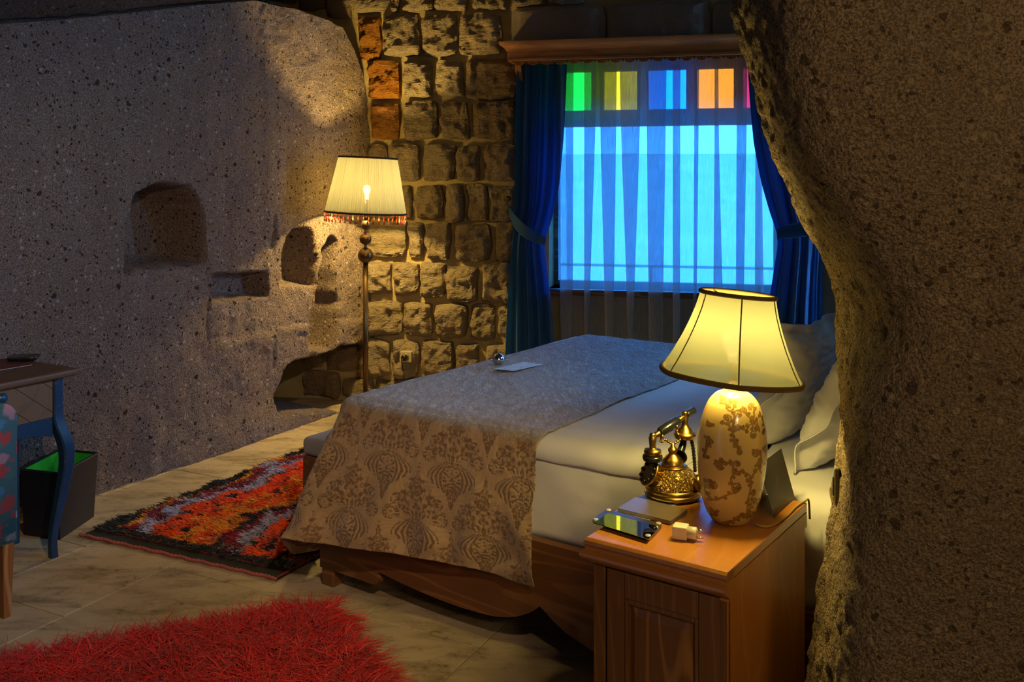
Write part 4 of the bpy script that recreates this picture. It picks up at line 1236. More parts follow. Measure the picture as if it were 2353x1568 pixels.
def build_cornice():
    yf = -0.215
    xl = WIN.px(1150, 100, yf)[0]
    za = WIN.px(1160, 141, yf)[1]; zb = WIN.px(1150, 98, yf)[1]
    xr = WIN.px(1860, 100, yf)[0]
    t = thing('curtain_cornice', 'carved wooden curtain cornice with scalloped fretwork edge above the window', 'cornice', WIN.P((xl + xr) / 2, 0, za))
    x0 = xl + 0.045
    # fascia board with returns
    hb = za + (zb - za) * 0.62
    V, Fc = merge(box(x0, xr, yf, yf + 0.022, za, hb, 0.003, 1), box(x0, x0 + 0.022, yf + 0.022, -0.06, za, hb), box(xr - 0.022, xr, yf + 0.022, -0.06, za, hb))
    mk('fascia', WIN.V(V), Fc, M_PINE, t)
    V, Fc = box(x0 - 0.002, xr + 0.002, yf - 0.006, yf, za, za + 0.018, 0.003, 2); mk('lower_bead', WIN.V(V), Fc, M_PINE, t)
    # crown moulding: profile swept along the front (ogee)
    pr = [(0.0, hb - 0.012), (-0.008, hb - 0.010), (-0.012, hb), (-0.022, hb + (zb - hb) * 0.25), (-0.038, hb + (zb - hb) * 0.45), (-0.044, hb + (zb - hb) * 0.75), (-0.046, zb), (0.02, zb), (0.02, hb)]
    pr = np.array(pr); n = len(pr)
    A = WIN.P(x0 + pr[:, 0], yf + pr[:, 0], pr[:, 1]); B = WIN.P(xr - pr[:, 0], yf + pr[:, 0], pr[:, 1])
    C = WIN.P(x0 + pr[:, 0], np.full(n, -0.06), pr[:, 1]); D = WIN.P(xr - pr[:, 0], np.full(n, -0.06), pr[:, 1])
    V = np.vstack([C, A, B, D]); Fc = []
    for k in range(3):
        Fc += [(k * n + i, k * n + (i + 1) % n, (k + 1) * n + (i + 1) % n, (k + 1) * n + i) for i in range(n)]
    mk('crown_moulding', V, Fc, M_PINE, t)
    V, Fc = box(x0, xr, yf + 0.02, -0.06, zb - 0.02, zb); mk('top_board', WIN.V(V), Fc, M_PINE, t)
    # scalloped fretwork: half discs with carved rays, small drops between
    ya = yf + 0.03
    pitch = (WIN.px(1700, 130, ya)[0] - WIN.px(1300, 140, ya)[0]) / 12.2
    zl = za + 0.006; r = pitch * 0.40
    x = x0 + 0.03 + pitch / 2
    a = np.linspace(math.pi, 2 * math.pi, 17)
    rail = box(x0 + 0.02, xr - 0.02, ya - 0.004, ya + 0.004, za - 0.004, za + 0.016)
    mk('fretwork_rail', WIN.V(rail[0]), rail[1], M_PINE_DK, t)
    while x < xr - pitch:
        out = [(x + r * math.cos(q), zl + 0.74 * r * math.sin(q) - 0.006) for q in a]
        V, Fc = prism([(x + r, zl)] [:0] + out, ya - 0.004, ya + 0.004)
        sc = mk('scallop', WIN.V(V), Fc, M_PINE_DK, t)
        ring = [(x + r * 0.93 * math.cos(q), ya - 0.006, zl + 0.74 * r * 0.93 * math.sin(q) - 0.006) for q in a]
        V1 = tube(WIN.V(np.array(ring)), 0.0022, 6)
        rays = [tube(WIN.V(np.array([(x + r * 0.25 * math.cos(q), ya - 0.005, zl + 0.2 * r * math.sin(q) - 0.006), (x + r * 0.78 * math.cos(q), ya - 0.005, zl + 0.6 * r * math.sin(q) - 0.006)])), 0.0022, 5) for q in np.linspace(math.pi * 1.08, math.pi * 1.92, 6)]
        V, Fc = merge(V1, *rays); mk('carving', V, Fc, M_PINE, sc)
        xd = x + pitch / 2
        V, Fc = prism([(xd - 0.009, zl), (xd + 0.009, zl), (xd + 0.009, zl - 0.012), (xd, zl - r * 0.72), (xd - 0.009, zl - 0.012)], ya - 0.004, ya + 0.004)
        mk('drop', WIN.V(V), Fc, M_PINE_DK, t)
        x += pitch
    # corbel bracket under the left end
    for xb in (x0 + 0.035, xr - 0.075):
        zt = za - 0.002
        out = [(-0.0, zt), (-0.16, zt), (-0.16, zt - 0.02), (-0.15, zt - 0.05), (-0.12, zt - 0.075), (-0.11, zt - 0.10), (-0.085, zt - 0.115), (-0.06, zt - 0.145), (-0.035, zt - 0.165), (0.0, zt - 0.17)]
        V, Fc = prism(out, 0, 0.04)
        V = np.c_[V[:, 1] + xb, V[:, 0], V[:, 2]]
        mk('bracket', WIN.V(V), [q[::-1] for q in Fc], M_PINE, t)
build_cornice()

# ================================================================== FLOOR LAMP
def shade_mat(name, c, transp, trans_c, seam=None, pleat=0.0):
    b = NB(name); p = b.obj()
    df = b.node('ShaderNodeBsdfDiffuse'); df.inputs[0].default_value = (*c, 1)
    tl = b.node('ShaderNodeBsdfTranslucent')
    at = b.attr('pleat')
    colr = b.mix(at, trans_c, tuple(x * (1 - pleat) for x in trans_c)); b.link(colr, tl.inputs[0])
    if pleat: b.link(b.mix(at, c, tuple(x * (1 - pleat * .8) for x in c)), df.inputs[0])
    tr = b.node('ShaderNodeBsdfTransparent'); tr.inputs[0].default_value = (1.0, 0.93, 0.72, 1)
    m1 = b.node('ShaderNodeMixShader'); m1.inputs[0].default_value = 0.62
    b.link(df.outputs[0], m1.inputs[1]); b.link(tl.outputs[0], m1.inputs[2])
    m2 = b.node('ShaderNodeMixShader'); m2.inputs[0].default_value = transp
    b.link(m1.outputs[0], m2.inputs[1]); b.link(tr.outputs[0], m2.inputs[2]); b.link(m2.outputs[0], b.out.inputs[0])
    return b.m
def bulb_mat(st):
    b = NB('lit bulb'); b.color((1, 0.9, 0.7)); b.bsdf.inputs['Emission Color'].default_value = (1, 0.78, 0.42, 1); b.bsdf.inputs['Emission Strength'].default_value = st; return b.m
M_BULB = bulb_mat(8); M_BULB2 = bulb_mat(0.8)
M_TRIM = plain('dark trim cord', (0.055, 0.022, 0.012), 0.8)
def build_floor_lamp():
    Y = 5.85
    s = Y / F
    base = np.array([(840 - CX) / F * Y, Y, 0.0])
    t = thing('floor_lamp', 'bronze floor lamp with pleated cream shade and red bead fringe', 'floor lamp', base)
    zz = lambda py: CAM[2] - (py - HY) / F * Y
    def part(name, prof, mat=M_BRONZE, n=36): 
        V, Fc = lathe(prof, n, base); return mk(name, V, Fc, mat, t, True)
    part('base', [(0.0001, 0), (0.155, 0), (0.158, 0.012), (0.14, 0.022), (0.06, 0.03), (0.03, 0.045), (0.016, 0.07), (0.0001, 0.071)])
    zb3, zb2, zb1 = zz(587), zz(549), zz(517)
    part('pole', [(0.0165, 0.06), (0.0165, zb3 - 0.045)])
    def ball(z, r):
        a = np.linspace(-math.pi / 2, math.pi / 2, 17)
        part('ball', [(max(0.0001, r * math.cos(q)), z + r * math.sin(q)) for q in a])
    ball(zb3, 17.8 * s); ball(zb2, 14 * s); ball(zb1, 10.8 * s)
    part('spindle', [(0.008, zb3 + 0.04), (0.010, (zb3 + zb2) / 2), (0.007, zb2 - 0.03)])
    part('spindle', [(0.007, zb2 + 0.03), (0.009, (zb1 + zb2) / 2), (0.007, zb1 - 0.02)])
    part('spindle', [(0.006, zb1 + 0.02), (0.011, zz(500)), (0.007, zz(494)), (0.012, zz(488)), (0.012, zz(470)), (0.006, zz(462))])
    # pleated shade, slightly tilted
    zt, zl = zz(363), zz(489)
    rt, rb = 67 * s, 92.5 * s
    n, m = 720, 14
    a = np.linspace(0, 2 * math.pi, n, endpoint=False)
    q = np.linspace(0, 1, m)
    A, Q = np.meshgrid(a, q, indexing='ij')
    pl = np.sin(A * 110 + 1.2 * np.sin(A * 7))
    R = rt + (rb - rt) * Q + 0.0016 * pl
    # eight flat ribs show as dark seams
    seamd = np.abs(((A + 0.22) / (2 * math.pi) * 8) % 1 - 0.5)
    tilt = math.radians(2.6)
    def T(P): return rotx(P, tilt, (0, 1, 0), base + np.array([0, 0, zz(440)]))
    cen = base + np.array([2.5 * s, 0, 0])
    G = np.stack([R * np.cos(A), R * np.sin(A), zt + (zl - zt) * Q], -1) + cen
    V, f = strip_mesh(G)
    f = quads(n, m, True)
    at = np.clip((0.5 - 0.5 * pl) * (0.35 + 0.35 * vnoise(np.stack([A * 40, Q, 0 * A], -1), 180)), 0, 1)
    at = np.maximum(at, 1.0 * (seamd < 0.006))
    sh = mk('lamp_shade', T(V), f, shade_mat('pleated shade fabric', (0.45, 0.45, 0.38), 0.14, (0.052, 0.060, 0.058), pleat=0.5), t, True, {'pleat': at.ravel()})
    for r_, z_, nm in ((rt, zt, 'top_trim'), (rb, zl, 'bottom_trim')):
        aa = np.linspace(0, 2 * math.pi, 73)
        V, Fc = tube(np.stack([r_ * np.cos(aa), r_ * np.sin(aa), 0 * aa + z_], -1) + cen, 0.0062, 8, False); mk(nm, T(V), Fc, M_TRIM, t, True)
    # inner ring and spokes carrying the shade
    V, Fc = merge(*[tube([base + np.array([0, 0, zz(470)]), cen + np.array([rb * math.cos(k), rb * math.sin(k), zl])], 0.002, 6) for k in np.arange(0, 6.28, 2.094)])
    mk('shade_spokes', T(V), Fc, M_BRONZE, t)
    # bead fringe
    bm = plain('red glass bead', (0.42, 0.03, 0.008), 0.12); cm = plain('clear glass bead', (0.75, 0.5, 0.3), 0.1)
    nb = 46
    for k in range(nb):
        th = 2 * math.pi * k / nb
        c = cen + np.array([rb * math.cos(th), rb * math.sin(th), zl - 0.007])
        v1 = lathe([(0.0007, 0), (0.0007, -0.045)], 5); v2 = lathe([(0.0001, -0.031), (0.0035, -0.036), (0.0052, -0.046), (0.0035, -0.052), (0.0001, -0.055)], 8)
        v3 = lathe([(0.0001, -0.012), (0.0035, -0.016), (0.0001, -0.020)], 8)
        V, Fc = merge(v1, v2, v3); mk('bead_drop', T(V + c), Fc, bm if k % 5 else cm, t, True)
    zbulb = zz(436)
    bc = base + np.array([3 * s, 0, zbulb])
    V, Fc = lathe([(0.0001, 0.030), (0.016, 0.024), (0.024, 0.006), (0.020, -0.014), (0.012, -0.03), (0.012, -0.06)], 20, bc); mk('bulb', V, Fc, M_BULB, t, True)
    light('floor_lamp_light', 'POINT', bc, 155, (1.0, 0.66, 0.17), shadow_soft_size=0.028)
build_floor_lamp()

def build_socket():
    yo = -0.105
    x0, z1 = WIN.px(918, 808, yo); x1, z0 = WIN.px(945, 834, yo)
    t = thing('wall_socket', 'beige wall socket with a black plug on the stone wall', 'socket', WIN.P((x0 + x1) / 2, 0, z0))
    M_PL = plain('beige socket plastic', (0.42, 0.36, 0.24), 0.5)
    V, Fc = box(x0, x1, yo, -0.02, z0, z1, 0.004, 2); mk('plate', WIN.V(V), Fc, M_PL, t)
    cx, cz = (x0 + x1) / 2, (z0 + z1) / 2
    def disc(r, y0, y1, nm, mat):
        V, Fc = lathe([(0.0001, 0), (r, 0), (r, 1), (0.0001, 1)], 24)
        V = np.c_[V[:, 0] + cx, y0 + (y1 - y0) * V[:, 2], V[:, 1] + cz]
        mk(nm, WIN.V(V), [q[::-1] for q in Fc], mat, t, True)
    disc(0.026, yo - 0.003, yo + 0.002, 'socket_well', plain('socket well', (0.2, 0.17, 0.1), 0.5))
    disc(0.019, yo - 0.035, yo - 0.002, 'plug', M_BLACK)
    # lead falls behind the bed to the floor
    c = thing('lamp_lead', 'thin black lead hanging from the wall socket behind the bed', 'cord', WIN.P(cx, yo - 0.03, 0.01))
    P = spline([WIN.P(cx, yo - 0.04, cz), WIN.P(cx - 0.006, yo - 0.055, cz - 0.02), WIN.P(cx + 0.004, yo - 0.04, cz - 0.10), WIN.P(cx + 0.01, yo - 0.03, cz - 0.22), WIN.P(cx + 0.012, yo - 0.035, 0.012)], 24)
    V, Fc = tube(P, 0.0032, 8); mk('lead', V, Fc, M_BLACK, c, True)
build_socket()

# ================================================================== NIGHTSTAND AND WHAT STANDS ON IT
ZN = 0.673
NS_R = at_z(1665, 1322, ZN) - BED.o
NS_L = at_z(1330, 1236, ZN) - BED.o
nl0, nl1 = float(NS_L @ BED.ex), float(NS_R @ BED.ex)
nw0 = float((NS_R @ BED.ey + NS_L @ BED.ey) / 2)
nw1 = -0.04
def build_nightstand():
    t = thing('nightstand', 'brown wooden nightstand with panelled door and moulded front edge', 'nightstand', BED.P((nl0 + nl1) / 2, (nw0 + nw1) / 2, 0))
    zb = ZN - 0.062
    l0, l1 = nl0 + 0.022, nl1 - 0.004
    w0, w1 = nw0 + 0.028, nw1
    # side panels, back, bottom
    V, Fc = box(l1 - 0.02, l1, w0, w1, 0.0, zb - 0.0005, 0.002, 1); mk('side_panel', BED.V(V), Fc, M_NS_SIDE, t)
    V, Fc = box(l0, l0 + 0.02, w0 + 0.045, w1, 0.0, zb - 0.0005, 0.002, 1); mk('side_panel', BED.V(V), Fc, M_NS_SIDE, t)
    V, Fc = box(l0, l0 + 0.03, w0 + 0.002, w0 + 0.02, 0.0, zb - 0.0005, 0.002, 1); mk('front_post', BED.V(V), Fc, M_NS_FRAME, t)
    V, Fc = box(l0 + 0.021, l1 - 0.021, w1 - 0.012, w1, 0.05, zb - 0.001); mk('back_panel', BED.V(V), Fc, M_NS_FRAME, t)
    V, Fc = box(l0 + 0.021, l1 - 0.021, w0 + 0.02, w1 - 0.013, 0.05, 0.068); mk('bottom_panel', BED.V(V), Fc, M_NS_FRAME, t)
    # moulded top: profile (offset outwards, z) swept along the front, square at the right side
    V, Fc = box(nl0 + 0.016, nl1, nw0 + 0.016, w1 + 0.004, ZN - 0.024, ZN, 0.003, 2); mk('top', BED.V(V), Fc, M_NS_TOP, t)
    pr = np.array([(0.030, -0.0615), (0.024, -0.060), (0.016, -0.052), (0.004, -0.046), (0.0, -0.040), (0.001, -0.034), (0.006, -0.029), (0.012, -0.026), (0.0125, -0.020), (0.009, -0.014), (0.010, -0.006), (0.016, -0.0005), (0.05, -0.0005), (0.05, -0.0615)])
    n = len(pr)
    A = np.c_[nl0 + pr[:, 0] * 0.8, nw0 + pr[:, 0], ZN + pr[:, 1]]
    B = np.c_[np.full(n, nl1), nw0 + pr[:, 0], ZN + pr[:, 1]]
    C = np.c_[nl0 + pr[:, 0] * 0.8, np.full(n, w1), ZN + pr[:, 1]]
    Fc = []
    for k in range(2): Fc += [(k * n + i, (k + 1) * n + i, (k + 1) * n + (i + 1) % n, k * n + (i + 1) % n) for i in range(n)]
    Fc += [tuple(2 * n + i for i in range(n)), tuple(range(n - 1, -1, -1))]
    mk('edge_moulding', BED.V(np.vstack([C, A, B])), Fc, M_NS_TOP, t)
    V, Fc = box(nl1 - 0.012, nl1 + 0.0005, nw0 + 0.05, w1, ZN - 0.0615, ZN - 0.024); mk('side_batten', BED.V(V), Fc, M_NS_SIDE, t)
    # door: stiles, rails, raised panel
    d0, d1 = l0 + 0.036, l1 + 0.0
    yb, yf = w0 + 0.021, w0
    dz0, dz1 = 0.03, zb - 0.004
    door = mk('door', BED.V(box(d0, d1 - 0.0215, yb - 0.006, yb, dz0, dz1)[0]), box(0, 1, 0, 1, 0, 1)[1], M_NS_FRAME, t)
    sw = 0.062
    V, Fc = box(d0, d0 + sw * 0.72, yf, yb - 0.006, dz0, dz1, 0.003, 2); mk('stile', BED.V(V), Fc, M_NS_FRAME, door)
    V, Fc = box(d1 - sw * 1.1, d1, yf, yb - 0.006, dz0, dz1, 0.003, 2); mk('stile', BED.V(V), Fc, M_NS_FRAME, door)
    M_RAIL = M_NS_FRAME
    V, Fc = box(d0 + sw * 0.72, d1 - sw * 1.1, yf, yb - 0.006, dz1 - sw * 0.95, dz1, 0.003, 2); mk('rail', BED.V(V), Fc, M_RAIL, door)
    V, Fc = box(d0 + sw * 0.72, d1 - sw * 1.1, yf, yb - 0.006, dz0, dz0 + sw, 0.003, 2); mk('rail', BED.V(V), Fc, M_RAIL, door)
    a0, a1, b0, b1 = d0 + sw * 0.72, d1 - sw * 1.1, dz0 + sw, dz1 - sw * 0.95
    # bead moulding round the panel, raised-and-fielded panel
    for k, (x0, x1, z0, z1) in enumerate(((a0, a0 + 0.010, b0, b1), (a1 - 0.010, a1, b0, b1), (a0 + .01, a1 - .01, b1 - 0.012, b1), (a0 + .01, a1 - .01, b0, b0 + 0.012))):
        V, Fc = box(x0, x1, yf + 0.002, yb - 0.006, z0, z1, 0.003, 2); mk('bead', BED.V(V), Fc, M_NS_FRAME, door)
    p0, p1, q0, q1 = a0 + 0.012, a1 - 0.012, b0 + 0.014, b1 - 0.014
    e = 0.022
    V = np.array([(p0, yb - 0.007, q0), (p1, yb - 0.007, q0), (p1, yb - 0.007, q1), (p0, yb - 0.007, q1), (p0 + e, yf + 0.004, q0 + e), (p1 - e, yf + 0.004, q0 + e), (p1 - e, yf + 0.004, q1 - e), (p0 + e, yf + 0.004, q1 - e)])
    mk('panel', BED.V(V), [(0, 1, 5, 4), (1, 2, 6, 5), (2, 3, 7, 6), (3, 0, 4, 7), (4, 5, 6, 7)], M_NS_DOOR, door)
build_nightstand()

# ---- table lamp
def scrolls(ang, z):
    """brown scroll ornament on the vase; ang in metres around, z in metres"""
    best = np.full(ang.shape, 1e9)
    def sp(cx, cz, r, turns, a0, sgn, tail):
        pts = []
        for q in np.linspace(0.06, 1, int(26 * turns)):
            th = a0 + sgn * q * turns * 2 * math.pi
            rr = r * q
            pts.append((cx + rr * math.cos(th), cz + rr * math.sin(th), 0.55 + 0.75 * (1 - q)))
        if tail:
            ctl = np.array([pts[-4][:2], pts[-1][:2]] + list(tail))
            sm = spline(ctl, 10 * len(ctl))
            pts += [(q[0], q[1], 0.75) for q in sm[10:]]
            # leaf curls along the stem, on alternate sides
            for n_, q in enumerate(range(14, len(sm) - 2, 7)):
                tdir = sm[q + 1] - sm[q - 1]; tdir /= np.linalg.norm(tdir) + 1e-9
                sd = (1 if n_ % 2 else -1) * np.array([-tdir[1], tdir[0]])
                c0 = sm[q] + sd * 0.0048
                LEAF.append([(c0[0] + 0.0042 * (1 - 0.8 * f) * math.cos(g), c0[1] + 0.0042 * (1 - 0.8 * f) * math.sin(g), 0.62 - 0.2 * f)
                             for f, g in zip(np.linspace(0, 1, 14), math.atan2(-sd[1], -sd[0]) + (1 if n_ % 2 else -1) * np.linspace(0, 7.5, 14))])
        return pts
    C = []; LEAF = []
    k = 0.00106
    px = lambda x, y: ((x - 1678) * k, (1225 - y) * k)
    def S(x, y, r, turns, a0, sgn, tail): 
        cx, cz = px(x, y); C.append(sp(cx, cz, r * k, turns, math.radians(a0), sgn, [px(*q) for q in tail]))
    S(1656, 955, 10, 1.1, 0, 1, [(1668, 948), (1660, 940)]); S(1646, 946, 6, 1.0, 60, -1, [(1640, 950)])
    S(1675, 968, 9, 1.1, 120, 1, [(1665, 980), (1660, 1000)]); S(1650, 978, 11, 1.5, 40, -1, [(1655, 995), (1668, 1002)])
    S(1672, 996, 6, 1.2, 10, 1, [(1688, 1000), (1700, 990)]); S(1688, 960, 7, 1.1, 80, 1, [(1700, 975), (1716, 985), (1724, 1005)])
    S(1709, 1012, 10, 1.4, 200, -1, [(1706, 990), (1712, 972)]); S(1705, 955, 9, 1.0, 30, -1, [(1712, 968)])
    S(1675, 1048, 7, 1.3, 0, 1, [(1668, 1030), (1662, 1010), (1658, 1000)]); S(1668, 1030, 6, 1.0, 150, -1, [(1662, 1018)])
    S(1630, 1080, 7, 1.3, 0, 1, [(1645, 1072), (1660, 1075)]); S(1638, 1085, 8, 1.2, 220, -1, [(1650, 1076)])
    S(1672, 1075, 8, 1.2, 90, 1, [(1665, 1090), (1680, 1092), (1700, 1100), (1706, 1125), (1700, 1160)])
    S(1716, 1050, 11, 1.6, 0, -1, [(1728, 1060), (1722, 1085), (1708, 1100)]); S(1727, 1075, 8, 1.3, 90, 1, [(1732, 1100)])
    S(1674, 1128, 13, 1.6, 40, 1, [(1660, 1110), (1668, 1095), (1688, 1090)]); S(1698, 1112, 6, 1.0, 10, -1, [(1704, 1125)])
    S(1625, 1132, 9, 1.4, 300, 1, [(1612, 1140), (1614, 1155), (1630, 1165), (1650, 1150), (1668, 1140)]); S(1612, 1128, 6, 1.0, 0, -1, [(1612, 1140)])
    S(1720, 1165, 10, 1.5, 20, 1, [(1708, 1180), (1700, 1195)]); S(1712, 1140, 7, 1.3, 60, -1, [(1704, 1160), (1702, 1190)])
    S(1692, 1195, 8, 1.3, 120, 1, [(1680, 1205), (1668, 1215)]); S(1720, 1196, 9, 1.2, 200, -1, [(1706, 1205), (1698, 1195)])
    S(1634, 1202, 7, 1.2, 0, 1, [(1626, 1190)]); S(1664, 1216, 5, 1.0, 0, -1, [(1652, 1218)])
    S(1615, 1035, 8, 1.2, 30, 1, [(1610, 1055), (1607, 1075)]); S(1613, 1000, 5, 1.0, 0, 1, [(1610, 990)])
    S(1742, 1050, 8, 1.3, 0, 1, [(1746, 1075), (1742, 1110)]); S(1738, 1010, 7, 1.2, 90, -1, [(1736, 985), (1728, 968)]); S(1742, 1130, 9, 1.3, 0, -1, [(1738, 1160), (1730, 1185)])
    C += LEAF
    # the far side simply repeats the ornament
    for rep in (0.0, -0.20, 0.20):
        for pts in C:
            P = np.array(pts)
            if rep: P = P * [1, 1, 1] + [rep, 0, 0]
            lo, hi = P[:, :2].min(0) - 0.012, P[:, :2].max(0) + 0.012
            m = (ang > lo[0]) & (ang < hi[0]) & (z > lo[1]) & (z < hi[1])
            if not m.any(): continue
            d = best[m]
            x, y = ang[m], z[m]
            for a, b in zip(P[:-1], P[1:]):
                e = b[:2] - a[:2]
                tt = np.clip(((x - a[0]) * e[0] + (y - a[1]) * e[1]) / (e @ e + 1e-12), 0, 1)
                wd = 0.0029 * (a[2] + (b[2] - a[2]) * tt)
                d = np.minimum(d, np.hypot(x - a[0] - tt * e[0], y - a[1] - tt * e[1]) / wd)
            best[m] = d
    return best

def build_table_lamp():
    p = at_z(1677, 1196, ZN); p[2] += 0.0018; Y = p[1]; k = Y / F
    t = thing('table_lamp', 'cream ceramic table lamp with brown scrolls and bell shade on the nightstand', 'table lamp', p)
    lean = math.radians(1.8)
    T = lambda V: rotx(V, lean, (0, 1, 0), p)
    prof = np.array([(0.0, 0.0), (38, 0), (43, 3), (55, 22), (66, 52), (74, 95), (78.5, 145), (77, 195), (70, 235), (58, 268), (42, 288), (27, 296), (23, 302), (22, 312), (16, 314), (0, 314)], float) * k
    zz = spline(prof[1:13], 340)
    prof2 = np.vstack([[(0.0001, 0)], zz, [(0.012, prof[14, 1]), (0.0001, prof[14, 1])]])
    n = 420
    V, Fc = lathe(prof2, n, (0, 0, 0), False)
    ang = np.arctan2(V[:, 0], -V[:, 1])                       # 0 faces the camera
    r = np.maximum(np.hypot(V[:, 0], V[:, 1]), 0.03)
    u = np.sin(np.clip(ang, -1.5, 1.5)) * r                  # as seen from the front
    u = np.where(np.abs(ang) > 1.2, np.sign(ang) * (0.078 + (np.abs(ang) - 1.2) * 0.07), u)
    d = scrolls(u, V[:, 2])
    wob = 0.35 * vnoise(np.c_[u * 400, V[:, 2] * 400, 0 * u], 190)
    m = sstep(1.25, 0.75, d + wob)
    edge = sstep(0.35, 0.7, d)
    b = NB('cream glazed ceramic'); 
    s = b.attr('scroll'); ed = b.attr('edge')
    nz = b.noise(b.obj(), 18, 3)
    cream = b.mix(nz, (0.58, 0.41, 0.14), (0.66, 0.49, 0.19))
    ink = b.mix(ed, (0.30, 0.15, 0.03), (0.055, 0.034, 0.010))
    b.color(b.mix(b.math('MULTIPLY', s, 0.93), cream, ink)); b.rough(0.22); b.bsdf.inputs['Coat Weight'].default_value = 0.5; b.bsdf.inputs['Coat Roughness'].default_value = 0.08
    mk('vase_base', T(V + p), Fc, b.m, t, True, {'scroll': m, 'edge': edge})
    V, Fc = lathe([(0.010, prof[14, 1]), (0.012, prof[14, 1] + 0.01), (0.012, prof[14, 1] + 0.05), (0.006, prof[14, 1] + 0.055)], 20, p); mk('socket', T(V), Fc, M_BRASS, t, True)
    # bell shade: eight panels, concave flare
    axis = p + np.array([0, 0, 0.31])
    zb, zt = (1225 - 893) * k, (1225 - 707) * k
    sh_tilt = math.radians(5.5)
    c = p + np.array([2 * k, 0, 0])
    TS = lambda V: rotx(rotx(V, math.radians(-1.5), (1, 0, 0), c + np.array([0, 0, zb])), sh_tilt, (0, 1, 0), c + np.array([0, 0, zb]))
    q = np.linspace(0, 1, 26)
    rad = np.interp(q, [0, 0.08, 0.2, 0.4, 0.6, 0.8, 1.0], [166, 156, 143, 124, 108, 95, 86]) * k
    ker = np.ones(3) / 3; rad = np.convolve(np.pad(rad, 1, mode='edge'), ker, 'valid')
    n = 192
    a = np.linspace(0, 2 * math.pi, n, endpoint=False)
    A, R = np.meshgrid(a, rad, indexing='ij'); Q = np.repeat(q[None], n, 0)
    npan = 6; rot = math.radians(-97)
    fr = ((A - rot) / (2 * math.pi) * npan) % 1 - 0.5
    R = R * (1 - 0.045 * (1 - (2 * fr) ** 2) * (1 - 0.6 * Q))
    R = R * (1 + 0.0)
    G = np.stack([R * np.cos(A), R * np.sin(A), zb + (zt - zb) * Q], -1) + c
    seam = 1.0 * (np.abs(np.abs(fr) - 0.5) < 0.006)
    V, f = G.reshape(-1, 3), quads(n, 26, True)
    mk('lamp_shade', TS(V), f, shade_mat('lamp shade linen', (0.30, 0.29, 0.20), 0.10, (0.058, 0.064, 0.050), pleat=0.8), t, True, {'pleat': seam.ravel()})
    for kk in range(npan):
        th = rot + (kk + 0.5 - 0.5) * 2 * math.pi / npan
        i = int(round((th % (2 * math.pi)) / (2 * math.pi) * n)) % n
        V, Fc = tube(G[i], 0.0018, 6); mk('seam', TS(V), Fc, plain('shade seam', (0.16, 0.12, 0.04), 0.8), t, True)
    M_BRAID = plain('brown braid', (0.13, 0.078, 0.018), 0.85)
    for row, nm, rr in ((0, 'bottom_trim', 0.0068), (25, 'top_trim', 0.0055)):
        ring = np.vstack([G[:, row], G[:1, row]])
        ring = ring + np.c_[0 * ring[:, 0], 0 * ring[:, 0], 0.0012 * np.sin(np.arange(len(ring)) * math.pi)]
        V, Fc = tube(ring, rr, 8, False); mk(nm, TS(V), Fc, M_BRAID, t, True)
    hub = c + np.array([0, 0, zt - 0.02])
    V, Fc = merge(*[tube([hub, G[int(i * n / 3), 25]], 0.0016, 6) for i in range(3)]); mk('spider', TS(V), Fc, M_BRASS, t)
    bc = p + np.array([6 * k, 0, (1225 - 815) * k])
    V, Fc = lathe([(0.0001, 0.032), (0.016, 0.026), (0.025, 0.006), (0.021, -0.014), (0.012, -0.03), (0.012, -0.05)], 20, bc); mk('bulb', V, Fc, M_BULB2, t, True)
    light('table_lamp_light', 'POINT', bc + np.array([0, 0, 0.0]), 14.5, (1.0, 0.74, 0.19), shadow_soft_size=0.045)
    # flex
    cpts = [at_z(x, y, ZN + 0.0035) for x, y in ((1735, 1206), (1760, 1211), (1785, 1203), (1808, 1186), (1828, 1166), (1842, 1156))] + [at_z(1850, 1152, ZN + 0.0045), at_z(1858, 1150, ZN + 0.004)]
    cpts.append(cpts[-1] + np.array([0.005, 0.006, -0.05]))
    V, Fc = tube(spline(cpts, 40), 0.0028, 8); mk('flex', V, Fc, plain('gold flex', (0.42, 0.30, 0.08), 0.45), t, True)
build_table_lamp()

